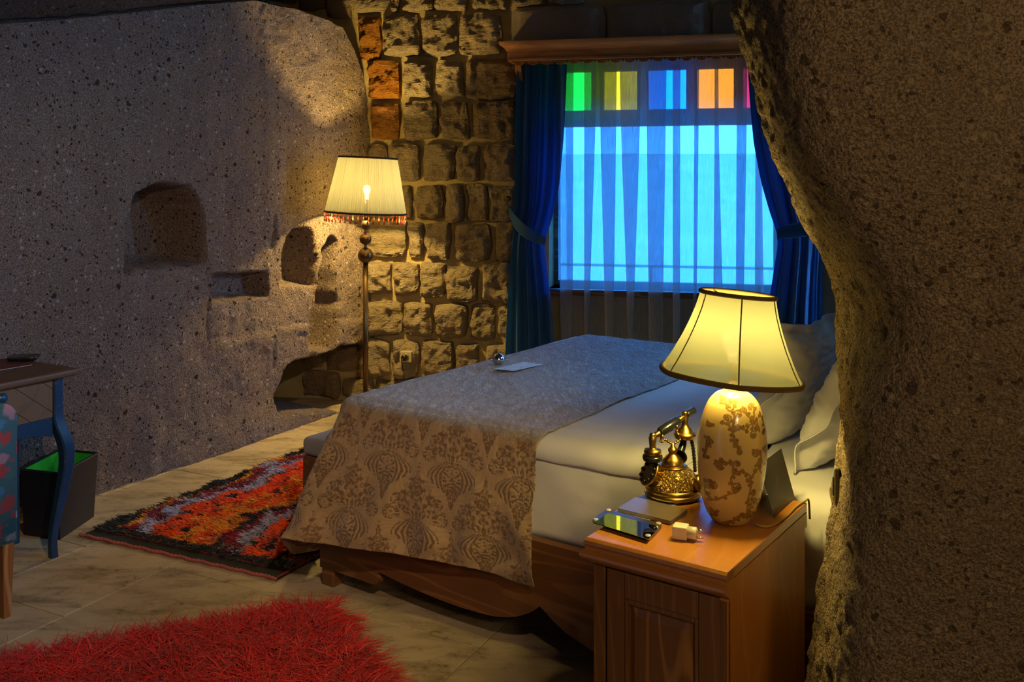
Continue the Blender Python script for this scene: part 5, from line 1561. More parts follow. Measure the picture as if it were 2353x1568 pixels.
# ---- brass telephone
def engraved_mat():
    b = NB('engraved brass'); p = b.obj()
    d, c = b.voro(p, 150)
    nz = b.noise(p, 90, 3, 0.6, 2.5)
    h = b.math('ADD', b.ramp(d, [(0.2, 1.0), (0.6, 0.0)]), b.ramp(nz, [(0.45, 0.0), (0.55, 1.0)]))
    b.color(b.mix(b.ramp(nz, [(0.4, 0.0), (0.6, 1.0)]), (0.16, 0.09, 0.02), (0.52, 0.35, 0.09))); b.rough(0.36); b.bsdf.inputs['Metallic'].default_value = 1.0
    b.bump(h, 0.6, 0.004)
    return b.m
def build_telephone():
    c = at_z(1546, 1141, ZN); k = c[1] / F
    t = thing('telephone', 'antique style brass telephone with black handset on the nightstand', 'telephone', c)
    M_ENG = engraved_mat()
    M_HORN = plain('black bakelite', (0.010, 0.011, 0.014), 0.18)
    def part(name, prof, mat=M_BRASS, n=48, cap=True):
        V, Fc = lathe(prof, n, c, cap); return mk(name, V, Fc, mat, t, True)
    part('foot', [(0.0001, 0.0), (0.068, 0.0), (0.068, 0.006), (0.0001, 0.0062)], M_HORN)
    part('base_ring', [(0.066, 0.006), (0.073, 0.008), (0.0745, 0.013), (0.072, 0.017), (0.069, 0.018), (0.0715, 0.021), (0.071, 0.026), (0.066, 0.030), (0.060, 0.031)])
    pr = spline([(0.0665, 0.029), (0.066, 0.040), (0.062, 0.053), (0.053, 0.066), (0.043, 0.074), (0.036, 0.078)], 24)
    part('body', pr, M_ENG, 64, False)
    part('shoulder', [(0.036, 0.0775), (0.0385, 0.080), (0.036, 0.0825), (0.031, 0.083)])
    part('cap', [(0.030, 0.082), (0.0285, 0.088), (0.0255, 0.097), (0.018, 0.106), (0.011, 0.111), (0.0095, 0.115), (0.0125, 0.118), (0.0125, 0.124), (0.009, 0.127), (0.006, 0.131), (0.004, 0.138), (0.0001, 0.140)])
    # tilted dial drum on the left
    dr = c + np.array([-0.058, -0.020, 0.064])
    ax = np.array([-0.80, -0.30, 0.52]); ax /= np.linalg.norm(ax)
    def along(prof, org, axis, n=36):
        V, Fc = lathe(prof, n)
        z = np.asarray(axis, float); x = np.cross([0, 1, 0.2], z); x /= np.linalg.norm(x); y = np.cross(z, x)
        return np.asarray(org) + V[:, :1] * x + V[:, 1:2] * y + V[:, 2:3] * z, Fc
    V, Fc = along([(0.0001, -0.03), (0.030, -0.03), (0.031, 0.004), (0.0345, 0.006), (0.0355, 0.010), (0.033, 0.013), (0.024, 0.0135), (0.0001, 0.0135)], dr, ax); dial = mk('dial', V, Fc, M_BRASS, t, True)
    x_ = np.cross([0, 1, 0.2], ax); x_ /= np.linalg.norm(x_); y_ = np.cross(ax, x_)
    for q in range(10):
        th = q * 2 * math.pi / 10
        V, Fc = along([(0.0001, 0.0), (0.0048, 0.0), (0.0048, 0.004), (0.003, 0.006), (0.0001, 0.006)], dr + ax * 0.013 + 0.0255 * (math.cos(th) * x_ + math.sin(th) * y_), ax, 14); mk('dial_button', V, Fc, M_HORN, dial, True)
    # winding knob on the right
    kn = c + np.array([0.052, -0.035, 0.046]); ka = np.array([0.75, -0.55, 0.15]); ka /= np.linalg.norm(ka)
    V, Fc = along([(0.010, -0.015), (0.013, 0.0), (0.0215, 0.006), (0.023, 0.014), (0.019, 0.022), (0.0105, 0.024), (0.0085, 0.030), (0.009, 0.038), (0.0065, 0.044), (0.0001, 0.045)], kn, ka, 28); mk('crank_knob', V, Fc, M_BRASS, t, True)
    # cradle: two chain-like arms rising from the cap
    hd = np.array([0.80, 0.46, 0.36]); hd /= np.linalg.norm(hd)                 # handset direction (left-near -> right-far, rising)
    hc = c + np.array([-0.010, 0.0, 0.183])
    for s in (-1, 1):
        e = hc + hd * s * 0.026 + np.array([0, 0, -0.012])
        P = spline([c + [0, 0, 0.136], c + [s * 0.010, 0, 0.142] , c + [s * 0.022, s * 0.006, 0.150], e + [s * 0.002, 0, -0.016], e + [0, 0, 0.004]], 34)
        rr = 0.0030 + 0.0011 * np.sin(np.arange(34) * 1.5)
        V, Fc = tube(P, rr, 8); mk('cradle_arm', V, Fc, M_BRASS, t, True)
        V, Fc = tube([e + [0, -0.012, 0.006], e + [0, -0.013, -0.002], e + [0, 0, -0.006], e + [0, 0.013, -0.002], e + [0, 0.012, 0.006]], 0.003, 8); mk('cradle_fork', V, Fc, M_BRASS, t, True)
    # handset
    V, Fc = along([(0.0001, -0.036), (0.009, -0.036), (0.0125, -0.030), (0.0135, 0.0), (0.0125, 0.030), (0.009, 0.036), (0.0001, 0.036)], hc, hd, 28); hs = mk('handset', V, Fc, M_HORN, t, True)
    for s in (-1, 1):
        V, Fc = along([(0.006, 0.0), (0.009, 0.002), (0.0065, 0.006), (0.0085, 0.010), (0.006, 0.014), (0.005, 0.024)], hc + hd * s * 0.034, hd * s, 20); mk('ferrule', V, Fc, M_BRASS, hs, True)
    el = hc - hd * 0.058
    V, Fc = lathe([(0.0001, 0.012), (0.007, 0.011), (0.0085, 0.006), (0.0085, 0.002), (0.0105, 0.0), (0.0095, -0.012), (0.008, -0.026), (0.010, -0.029), (0.021, -0.031), (0.0225, -0.036), (0.0225, -0.046), (0.020, -0.047)], 30, el); mk('earpiece', V, Fc, M_BRASS, hs, True)
    V, Fc = lathe([(0.020, -0.046), (0.0255, -0.047), (0.0265, -0.053), (0.024, -0.060), (0.0001, -0.058)], 30, el); mk('ear_cap', V, Fc, M_HORN, hs, True)
    er = hc + hd * 0.058
    V, Fc = lathe([(0.0001, 0.014), (0.006, 0.013), (0.009, 0.008), (0.007, 0.003), (0.010, -0.002), (0.008, -0.018), (0.011, -0.028), (0.018, -0.034), (0.0195, -0.042), (0.028, -0.044), (0.0295, -0.050), (0.028, -0.058), (0.012, -0.061)], 30, er); mk('mouthpiece_body', V, Fc, M_BRASS, hs, True)
    V, Fc = along([(0.008, -0.004), (0.009, 0.0), (0.009, 0.026), (0.0001, 0.027)], er + hd * 0.008, hd, 18); mk('handset_end', V, Fc, M_HORN, hs, True)
    hn = er + np.array([-0.004, 0, -0.060])
    P = spline([hn, hn + [-0.001, -0.002, -0.012], hn + [-0.006, -0.008, -0.024], hn + [-0.012, -0.016, -0.034]], 12)
    V, Fc = tube(P, np.linspace(0.008, 0.011, 12), 16); mk('horn_stem', V, Fc, M_HORN, hs, True)
    V, Fc = along([(0.0001, -0.002), (0.012, 0.0), (0.020, 0.008), (0.0215, 0.012), (0.0185, 0.012), (0.010, 0.004), (0.0001, 0.002)], P[-1] - np.array([0, 0, 0.004]), (-0.25, -0.85, -0.25), 26); mk('mouth_horn', V, Fc, M_HORN, hs, True)
    P = spline([er + [0.016, 0.004, -0.058], er + [0.022, 0.004, -0.085], er + [0.026, 0.006, -0.12], er + [0.028, 0.006, -0.150]], 40)
    V, Fc = tube(P, 0.0048 + 0.0009 * np.sin(np.arange(40) * 1.9), 8); mk('cord', V, Fc, M_HORN, hs, True)
build_telephone()

def slab(pts_px, z0, h, bev, name, mat, label, cat):
    q = np.array([at_z(x, y, z0) for x, y in pts_px])
    c = q.mean(0)
    V = np.vstack([q, q + [0, 0, h]])
    bm = bmesh.new(); vs = [bm.verts.new(v - c) for v in V]
    for f in ((3, 2, 1, 0), (4, 5, 6, 7), (0, 1, 5, 4), (1, 2, 6, 5), (2, 3, 7, 6), (3, 0, 4, 7)): bm.faces.new([vs[i] for i in f])
    bmesh.ops.recalc_face_normals(bm, faces=bm.faces[:])
    if bev:
        bm.edges.ensure_lookup_table()
        ver = [e for e in bm.edges if abs(e.verts[0].co.z - e.verts[1].co.z) > h * 0.5]
        bmesh.ops.bevel(bm, geom=ver, offset=bev, segments=4, affect='EDGES', profile=0.5)
    V2, Fc = from_bm(bm)
    return V2 + c, Fc, c
def build_small_items():
    # leaflet under the telephone and booklet
    V, Fc, c = slab(((1397, 1186), (1482, 1137), (1560, 1157), (1478, 1206)), ZN + 0.0006, 0.0012, 0, '', None, '', '')
    o = mk('leaflet', V, Fc, plain('white paper', (0.6, 0.6, 0.6), 0.35), None, org=c); tag(o, 'white leaflet lying under the telephone on the nightstand', 'leaflet')
    V, Fc, c = slab(((1419, 1176), (1460, 1150), (1581, 1178), (1541, 1206)), ZN + 0.0022, 0.0085, 0.004, '', None, '', '')
    t = thing('power_bank', 'slim grey metallic power bank lying beside the smartphone', 'power bank', c)
    mk('shell', V, Fc, plain('grey aluminium', (0.17, 0.14, 0.13), 0.3, 0.3), t)
    # smartphone
    pz = ((1360, 1202), (1394, 1178), (1522, 1212), (1494, 1243))
    V, Fc, c = slab(pz, ZN + 0.001, 0.0085, 0.008, '', None, '', '')
    t = thing('smartphone', 'black smartphone with clear bumper corners lying face up on the nightstand edge', 'smartphone', c)
    mk('phone_body', V, Fc, plain('dark phone case', (0.05, 0.045, 0.045), 0.25, 0.3), t)
    q = np.array([at_z(x, y, ZN + 0.0096) for x, y in pz]); cc = q.mean(0); q = cc + (q - cc) * 0.93
    V = np.vstack([q, q + [0, 0, 0.0006]])
    b = NB('phone screen'); b.color((0.004, 0.004, 0.005)); b.rough(0.02); b.bsdf.inputs['Specular IOR Level'].default_value = 1.0; b.bsdf.inputs['IOR'].default_value = 4.0
    mk('screen', V, [(3, 2, 1, 0), (4, 5, 6, 7), (0, 1, 5, 4), (1, 2, 6, 5), (2, 3, 7, 6), (3, 0, 4, 7)], b.m, t)
    M_CL = plain('clear bumper', (0.42, 0.42, 0.44), 0.15)
    q = np.array([at_z(x, y, ZN + 0.001) for x, y in pz]); cc = q.mean(0)
    for v in q:
        d = v - cc; d[2] = 0; d /= np.linalg.norm(d)
        V, Fc = lathe([(0.0001, 0.0), (0.0065, 0.0), (0.0072, 0.003), (0.0072, 0.008), (0.006, 0.0105), (0.0001, 0.0105)], 18, v - d * 0.009); mk('bumper', V, Fc, M_CL, t, True)
    # plug adapter
    p = at_z(1568, 1240, ZN); k = p[1] / F
    t = thing('charger_plug', 'white two-pin charger plug adapter on the nightstand', 'charger', p)
    M_W = plain('white plastic', (0.72, 0.66, 0.52), 0.35)
    fr = Frame((p[0], p[1]), (0.93, -0.36), ZN)
    V, Fc = box(-0.022, 0.012, -0.012, 0.022, 0.001, 0.031, 0.003, 3); mk('body', fr.V(V), Fc, M_W, t)
    V, Fc = lathe([(0.0001, 0), (0.0145, 0.0), (0.0145, 0.018), (0.013, 0.020), (0.0001, 0.020)], 24)
    V = np.c_[V[:, 2] + 0.012, V[:, 1] + 0.004, V[:, 0] + 0.0158]; mk('neck', fr.V(V), Fc, M_W, t, True)
    for dz in (-0.0085, 0.0085):
        V, Fc = tube(fr.V(np.array([(0.030, 0.004, 0.0158 + dz), (0.040, 0.004, 0.0158 + dz), (0.048, 0.004, 0.0158 + dz)])), [0.0023, 0.0023, 0.0018], 10); mk('pin', V, Fc, M_CHROME, t, True)
    # tent card
    a, b_ = at_z(1778, 1191, ZN), at_z(1826, 1146, ZN)
    e = b_ - a; L = np.linalg.norm(e); e /= L
    nrm = np.array([-e[1], e[0], 0]);                     # towards the left/back
    if nrm[0] > 0: nrm = -nrm
    hgt = 0.125; half = 0.036
    top = nrm * half + np.array([0, 0, hgt])
    t = thing('tent_card', 'dark folded tent card with faint emblem standing beside the table lamp', 'tent card', (a + b_) / 2 + nrm * half)
    b = NB('tent card print'); pp = b.obj()
    em = b.noise(pp, 170, 2, 0.5, 1.0)
    b.color((0.085, 0.07, 0.05)); b.rough(0.45)
    th = 0.001
    def panel(p0, p1, off, nm, mat):
        o = np.array([0.0, 0.0, 0.0]); up = off
        V = np.array([p0, p1, p1 + up, p0 + up]); n = np.cross(p1 - p0, up); n /= np.linalg.norm(n)
        V = np.vstack([V, V + n * th])
        return mk(nm, V, [(3, 2, 1, 0), (4, 5, 6, 7), (0, 1, 5, 4), (1, 2, 6, 5), (2, 3, 7, 6), (3, 0, 4, 7)], mat, t)
    fp = panel(a, b_, top, 'front_panel', b.m)
    panel(a + nrm * 2 * half, b_ + nrm * 2 * half, -nrm * half + np.array([0, 0, hgt]), 'back_panel', plain('card white', (0.55, 0.5, 0.52), 0.5))
    # small rust-coloured emblem strokes printed on the front panel
    M_EM = plain('emblem ink', (0.20, 0.06, 0.02), 0.6)
    n = np.cross(e, top); n /= np.linalg.norm(n)
    if n[1] > 0 and n[0] < 0: n = -n
    def stroke(pts):
        P = np.array([a + e * L * x + top * y - nrm * 0.0006 + (np.array([0.0, 0.0, 0.0])) for x, y in pts])
        return tube(P, 0.0006, 5)
    parts = [stroke([(0.5 + 0.05 * math.sin(q * 2.2 + f), 0.58 + 0.12 * math.cos(q * 1.3 + f)) for q in np.linspace(0, 2.6, 9)]) for f in (0, 1.1, 2.3)]
    V, Fc = merge(*parts); mk('emblem', V, Fc, M_EM, fp)
    V, Fc = stroke([(0.62, 0.28), (0.64, 0.24), (0.66, 0.20)]); mk('printed_mark', V, Fc, M_EM, fp)
build_small_items()

# ---- switch plate on the flank of the pillar
def build_switch():
    zc = at_y(1926, 1108, 2.12)[2]
    xs, xf = pil_x(np.array([zc]))
    fr = Frame(((1930 - CX) / F * 2.12, 2.12), (0.345, 0.94), zc)
    t = thing('light_switch', 'small olive metal light switch seen edge-on on the flank of the rock pillar', 'switch', fr.P(0, 0, -0.04))
    V, Fc = box(-0.04, 0.04, 0.0, 0.011, -0.041, 0.041, 0.002, 1); mk('plate', fr.V(V), Fc, plain('olive switch metal', (0.22, 0.18, 0.07), 0.4, 0.3), t)
    V, Fc = box(-0.026, 0.028, 0.011, 0.016, -0.024, 0.018, 0.002, 1); mk('rocker', fr.V(V), Fc, plain('switch rocker', (0.12, 0.12, 0.14), 0.4), t)
    V, Fc = box(-0.03, 0.03, -0.05, 0.0005, -0.03, 0.03); mk('back_box', fr.V(V), Fc, M_BLACK, t)
build_switch()

# ================================================================== DESK, CHAIR, BIN
def build_desk():
    P = at_z(128, 1280, 0.0)
    # desk frame: x along the rock wall (towards the viewer is negative), y away from the wall towards the room
    D = Frame((P[0], P[1]), (0.50, 0.866))       # ey points left, into the wall
    zt = 0.745
    t = thing('writing_desk', 'dark blue distressed writing desk with brown wooden top and diagonal plank drawer', 'desk', D.P(-0.5, 0.2, 0))
    M_DW = wood_mat('desk top wood', (0.105, 0.052, 0.022), (0.15, 0.078, 0.036), D.ang, 'x', 0.5, 6, (0.07, 0.03, 0.012), 0.5)
    M_PLK = wood_mat('desk plank wood', (0.13, 0.075, 0.036), (0.18, 0.11, 0.055), D.ang + 0.8, 'x', 0.6, 7, (0.09, 0.05, 0.02), 0.4)
    b = NB('distressed blue paint'); p = b.obj()
    wear = b.noise(p, 45, 5, 0.75)
    b.color(b.mix(b.ramp(wear, [(0.60, 0.0), (0.66, 0.8)]), b.mix(b.noise(p, 6, 2), (0.006, 0.032, 0.085), (0.010, 0.05, 0.13)), (0.14, 0.09, 0.055))); b.rough(0.45)
    M_BL = b.m
    # top with rounded end
    V, Fc = box(-1.0, 0.075, -0.045, 0.32, zt - 0.03, zt, 0.011, 3); mk('desk_top', D.V(V), Fc, M_DW, t, False)
    # legs: square post then cabriole curve
    def leg(x0, y0, sx, sy):
        z = np.array([zt - 0.031, 0.60, 0.55, 0.52, 0.48, 0.43, 0.37, 0.28, 0.18, 0.09, 0.03, 0.0])
        off = np.array([0, 0, 0.0, 0.010, 0.028, 0.040, 0.040, 0.026, 0.006, -0.010, -0.012, -0.006])
        wid = np.array([0.042, 0.042, 0.044, 0.050, 0.052, 0.050, 0.046, 0.040, 0.034, 0.029, 0.027, 0.030])
        zi = np.linspace(z[0], 0, 50)
        of = np.interp(-zi, -z, off); wd = np.interp(-zi, -z, wid)
        k = np.ones(5) / 5; of = np.convolve(np.pad(of, 2, mode='edge'), k, 'valid'); wd = np.convolve(np.pad(wd, 2, mode='edge'), k, 'valid')
        V = []
        for i in range(50):
            cx, cy, h = x0 + sx * of[i], y0 + sy * of[i], wd[i] / 2
            c = 0.25 * h
            ring = [(-h + c, -h), (h - c, -h), (h, -h + c), (h, h - c), (h - c, h), (-h + c, h), (-h, h - c), (-h, -h + c)]
            V += [(cx + a, cy + bb, zi[i]) for a, bb in ring]
        n = 8
        Fc = [(i * n + j, i * n + (j + 1) % n, (i + 1) * n + (j + 1) % n, (i + 1) * n + j) for i in range(49) for j in range(n)]
        Fc = [q[::-1] for q in Fc]
        Fc += [tuple(range(n)), tuple(49 * n + j for j in range(n - 1, -1, -1))]
        mk('leg', D.V(np.array(V)), Fc, M_BL, t)
    leg(0.0, 0.0, 0.8, -0.6); leg(0.0, 0.275, -0.3, 0.0); leg(-0.93, 0.0, -0.8, -0.6); leg(-0.93, 0.275, 0.3, 0.0)
    # scalloped front apron (blue), side aprons
    def apron(x0, x1, y, zt_, zs, arch):
        xs = np.linspace(x0, x1, 40)
        u = (xs - x0) / (x1 - x0)
        low = zs + arch * (1 - np.abs(2 * u - 1) ** 3.0) * 0.5 - 0.03 * np.exp(-((u - 0.42) / 0.1) ** 2) * 0 
        return prism([(x0, zt_), (x1, zt_)] + [(a, c) for a, c in zip(xs[::-1], low[::-1])], y - 0.012, y + 0.012)
    V, Fc = apron(-0.56, -0.021, 0.0, 0.562, 0.485, 0.055); mk('apron', D.V(V), [q[::-1] for q in Fc], M_BL, t)
    V, Fc = apron(-0.909, -0.56, 0.0, 0.562, 0.485, 0.055); mk('apron', D.V(V), [q[::-1] for q in Fc], M_BL, t)
    V, Fc = box(-0.012, 0.012, 0.021, 0.254, 0.52, zt - 0.031); mk('side_panel', D.V(V), Fc, M_BL, t)
    V, Fc = box(-0.942, -0.918, 0.021, 0.254, 0.52, zt - 0.031); mk('side_panel', D.V(V), Fc, M_BL, t)
    V, Fc = box(-0.91, -0.021, 0.263, 0.287, 0.52, zt - 0.031); mk('back_panel', D.V(V), Fc, M_BL, t)
    # drawer front of diagonal planks
    x0, x1, z0, z1 = -0.53, -0.023, 0.564, zt - 0.033
    dr = mk('drawer', D.V(box(x0, x1, -0.004, 0.25, z0, z1)[0]), box(0, 1, 0, 1, 0, 1)[1], M_PLK, t)
    pitch = 0.115
    for kk in range(-3, 9):
        # plank falls to the right: band between two 45 degree lines, clipped to the drawer rectangle
        poly = [(x0 + kk * pitch + g + (z1 - zz) * 1.25, zz) for g, zz in ((0.0015, z1), (pitch - 0.0015, z1), (pitch - 0.0015, z0), (0.0015, z0))]
        def clip(poly, f, inter):
            out = []
            for i in range(len(poly)):
                a, b2 = poly[i], poly[(i + 1) % len(poly)]
                if f(a): out.append(a)
                if f(a) != f(b2): out.append(inter(a, b2))
            return out
        for lim, sg in ((x0, 1), (x1, -1)):
            if not poly: break
            poly = clip(poly, lambda q: sg * (q[0] - lim) >= -1e-9, lambda a, b2: (lim, a[1] + (b2[1] - a[1]) * (lim - a[0]) / (b2[0] - a[0] + 1e-12)))
        if len(poly) < 3: continue
        V, Fc = prism(poly, -0.014, -0.0045)
        mk('plank', D.V(V), Fc, M_PLK, dr)
    V, Fc = lathe([(0.006, 0), (0.006, 0.012), (0.016, 0.018), (0.021, 0.026), (0.016, 0.034), (0.0001, 0.037)], 24)
    xk, zk = D.px(2, 916, -0.03)
    V = np.c_[V[:, 0] + xk, -0.014 - V[:, 2], V[:, 1] + zk]; mk('knob', D.V(V), Fc, plain('blue knob', (0.012, 0.06, 0.15), 0.3), dr, True)
    # remote control and leather folder on the desk top
    c = at_z(55, 828, zt + 0.001)
    fr = Frame((c[0], c[1]), (0.95, 0.3), zt + 0.0008)
    r = thing('remote_control', 'black boat-shaped gadget lying on the wooden desk top', 'remote', fr.P(0, 0, 0))
    n = 30
    a = np.linspace(0, 2 * math.pi, n, endpoint=False)
    ring = lambda s, z: np.c_[0.062 * s * np.sign(np.cos(a)) * np.abs(np.cos(a)) ** 0.55, 0.05 * s * np.sign(np.sin(a)) * np.abs(np.sin(a)) ** 0.55, np.full(n, z)]
    V = np.vstack([ring(0.78, 0.0), ring(0.93, 0.006), ring(1.0, 0.015), ring(0.99, 0.018), ring(0.9, 0.019)])
    Fc = [(i * n + j, i * n + (j + 1) % n, (i + 1) * n + (j + 1) % n, (i + 1) * n + j) for i in range(4) for j in range(n)] + [tuple(range(n - 1, -1, -1)), tuple(4 * n + j for j in range(n))]
    mk('body', fr.V(V), Fc, M_BLACK, r)
    V, Fc = box(-0.045, 0.045, -0.035, 0.035, 0.0185, 0.0198, 0.0005, 1); mk('face', fr.V(V), Fc, plain('grey gadget face', (0.05, 0.05, 0.055), 0.35), r)
    V, Fc, cc = slab(((-90, 838), (10, 826), (72, 840), (-60, 862)), zt + 0.0008, 0.004, 0, '', None, '', '')
    f = thing('menu_folder', 'dark red folder with pale page edge lying on the desk top', 'folder', cc)
    mk('cover', V, Fc, plain('red leather', (0.12, 0.025, 0.018), 0.45), f)
    V2 = np.array([(x, y, z) for x, y, z in V]); ce = V2.mean(0)
    V2 = ce + (V2 - ce) * np.array([1.015, 1.015, 0.45]); mk('pages', V2, Fc, plain('page edge', (0.45, 0.45, 0.48), 0.7), f)
    return D
DESK = build_desk()

def build_chair():
    P = at_z(20, 1418, 0.0)
    C = Frame((P[0] - 0.012, P[1]), (0.50, 0.866))       # x along the desk, y towards the desk / wall
    t = thing('dining_chair', 'floral upholstered chair with wooden legs tucked at the blue desk', 'chair', C.P(-0.22, 0.22, 0))
    b = NB('floral upholstery'); p = b.obj()
    d, c = b.voro(b.mix(0.05, p, b.noise(p, 30, 2), 'ADD'), 17)
    sep = b.node('ShaderNodeSeparateColor'); b.link(c, sep.inputs[0])
    pal = b.ramp(sep.outputs[0], [(0.0, (0.02, 0.12, 0.13)), (0.2, (0.42, 0.42, 0.40)), (0.38, (0.05, 0.17, 0.12)), (0.52, (0.45, 0.05, 0.04)), (0.66, (0.06, 0.2, 0.3)), (0.8, (0.35, 0.28, 0.05)), (0.9, (0.4, 0.2, 0.22))], 'CONSTANT')
    col = b.mix(b.ramp(b.math('ADD', d, b.math('MULTIPLY', b.noise(p, 60, 3), 0.35)), [(0.62, 0.0), (0.78, 1.0)]), pal, (0.05, 0.13, 0.13))
    b.color(col); b.rough(0.8)
    M_FL = b.m
    M_LG = wood_mat('chair leg wood', (0.20, 0.075, 0.018), (0.27, 0.11, 0.03), C.ang, 'z', 0.4)
    V, Fc = box(-0.42, 0.02, 0.02, 0.44, 0.27, 0.45, 0.03, 4); mk('seat', C.V(V), Fc, M_FL, t, True)
    # back: thick padded panel with rounded top corners
    a = np.linspace(0, math.pi / 2, 8)
    r = 0.06; x0, x1, z0, z1 = -0.43, 0.03, 0.255, 0.74
    out = [(x0, z0), (x1, z0)] + [(x1 - r + r * math.cos(q), z1 - r + r * math.sin(q)) for q in a] + [(x0 + r - r * math.sin(q), z1 - r + r * math.cos(q)) for q in a]
    V, Fc = prism(out, -0.035, 0.03)
    bm = bmesh.new(); vs = [bm.verts.new(v) for v in V]
    for f in Fc: bm.faces.new([vs[i] for i in f])
    bmesh.ops.recalc_face_normals(bm, faces=bm.faces[:])
    bmesh.ops.bevel(bm, geom=[e for e in bm.edges if abs(e.verts[0].co.y - e.verts[1].co.y) < 1e-6], offset=0.014, segments=3, affect='EDGES')
    V, Fc = from_bm(bm); mk('backrest', C.V(V), Fc, M_FL, t, True)
    for x in (0.0, -0.40):
        for y in (0.0, 0.39):
            V, Fc = [], []
            for z, h in ((0.0, 0.013), (0.29, 0.021)):
                V += [(x - h, y - h, z), (x + h, y - h, z), (x + h, y + h, z), (x - h, y + h, z)]
            Fc = [(3, 2, 1, 0), (4, 5, 6, 7), (0, 1, 5, 4), (1, 2, 6, 5), (2, 3, 7, 6), (3, 0, 4, 7)]
            mk('leg', C.V(np.array(V)), Fc, M_LG, t)
build_chair()

def build_bin():
    n0, l0, r0 = at_z(138, 1241, 0), at_z(62, 1231, 0), at_z(229, 1179, 0)
    h = 0.285
    e1 = l0 - n0; e2 = r0 - n0
    # square the plan
    e1 = e1 / np.linalg.norm(e1) * 0.185; e2u = e2 / np.linalg.norm(e2)
    e2 = e2u * 0.27
    c = n0 + (e1 + e2) / 2
    t = thing('waste_bin', 'black tapered waste bin with a green liner beside the cave wall', 'bin', c)
    corners = [n0, n0 + e2, n0 + e1 + e2, n0 + e1]
    M_BIN = plain('navy black leatherette', (0.010, 0.011, 0.02), 0.42)
    def ring(s, z): return [c + (q - c) * s + np.array([0, 0, z]) for q in corners]
    lv = [ring(1.0, 0), ring(1.12, h), ring(1.07, h), ring(0.96, 0.012)]
    V = np.array([p for r in lv for p in r]); Fc = []
    for k in range(3): Fc += [(k * 4 + i, k * 4 + (i + 1) % 4, (k + 1) * 4 + (i + 1) % 4, (k + 1) * 4 + i) for i in range(4)]
    Fc += [(3, 2, 1, 0), (12, 13, 14, 15)]
    mk('body', V, Fc, M_BIN, t)
    aa = ring(1.125, h - 0.004)
    V, Fc = tube(np.array(aa + aa[:2]), 0.004, 6, False); mk('rim', V, Fc, plain('bin rim', (0.03, 0.035, 0.05), 0.35), t)
    # crumpled liner
    n = 14
    def lerp(a, b, q): return a + (b - a) * q
    rows = []
    top = ring(1.06, h - 0.008); mid = ring(0.98, h * 0.55)
    V = []; 
    for j, zz in enumerate((0, 0.35, 0.7, 1.0)):
        for i in range(4 * n):
            s, f = divmod(i, n); f /= n
            a = lerp(top[s], top[(s + 1) % 4], f); b2 = lerp(mid[s], mid[(s + 1) % 4], f)
            pnt = lerp(a, b2, zz) + 0.008 * (RNG.random(3) - 0.5) * (zz > 0)
            V.append(lerp(pnt, np.array([c[0], c[1], pnt[2]]), 0.015 + 0.03 * zz))
    m = 4 * n
    Fc = [(k * m + i, k * m + (i + 1) % m, (k + 1) * m + (i + 1) % m, (k + 1) * m + i) for k in range(3) for i in range(m)] + [tuple(3 * m + i for i in range(m))]
    b = NB('green liner'); b.color((0.03, 0.42, 0.03)); b.rough(0.35)
    mk('liner', np.array(V), [q[::-1] for q in Fc], b.m, t, True)
build_bin()

# ================================================================== RUGS
def blades(root, tip_dir, length, width, col, bend, segs, curl=None):
    """ribbons: root (n,3), tip_dir (n,3) unit, bend (n,3) sideways; returns V, F, colours"""
    n = len(root)
    side = np.cross(tip_dir, RNG.normal(size=(n, 3))); side /= np.linalg.norm(side, axis=1)[:, None] + 1e-9
    s = np.linspace(0, 1, segs + 1)
    P = root[:, None] + tip_dir[:, None] * (length[:, None] * s)[..., None] + bend[:, None] * (s ** 2)[None, :, None]
    if curl is not None: P = P + curl[:, None] * (np.sin(s * 5.0))[None, :, None]
    P[..., 2] = np.maximum(P[..., 2], 0.002)
    wv = (width[:, None] * (1 - s ** 2 * 0.85))[..., None]
    A = P - side[:, None] * wv; B = P + side[:, None] * wv
    V = np.stack([A, B], 2).reshape(-1, 3)
    k = (segs + 1) * 2
    b = np.arange(segs)[:, None] * 2 + np.array([0, 1, 3, 2])[None]
    f = (np.arange(n)[:, None, None] * k + b[None]).reshape(-1, 4)
    C = np.repeat(col, k, axis=0)
    sh = np.tile(np.repeat(0.75 + 0.35 * s, 2), n)[:, None]
    return V, f, C
def fibre_mat(name, rough=0.6, sheen=0.3):
    b = NB(name); b.color(b.attr('col', 'Color')); b.rough(rough); b.bsdf.inputs['Sheen Weight'].default_value = sheen
    return b.m
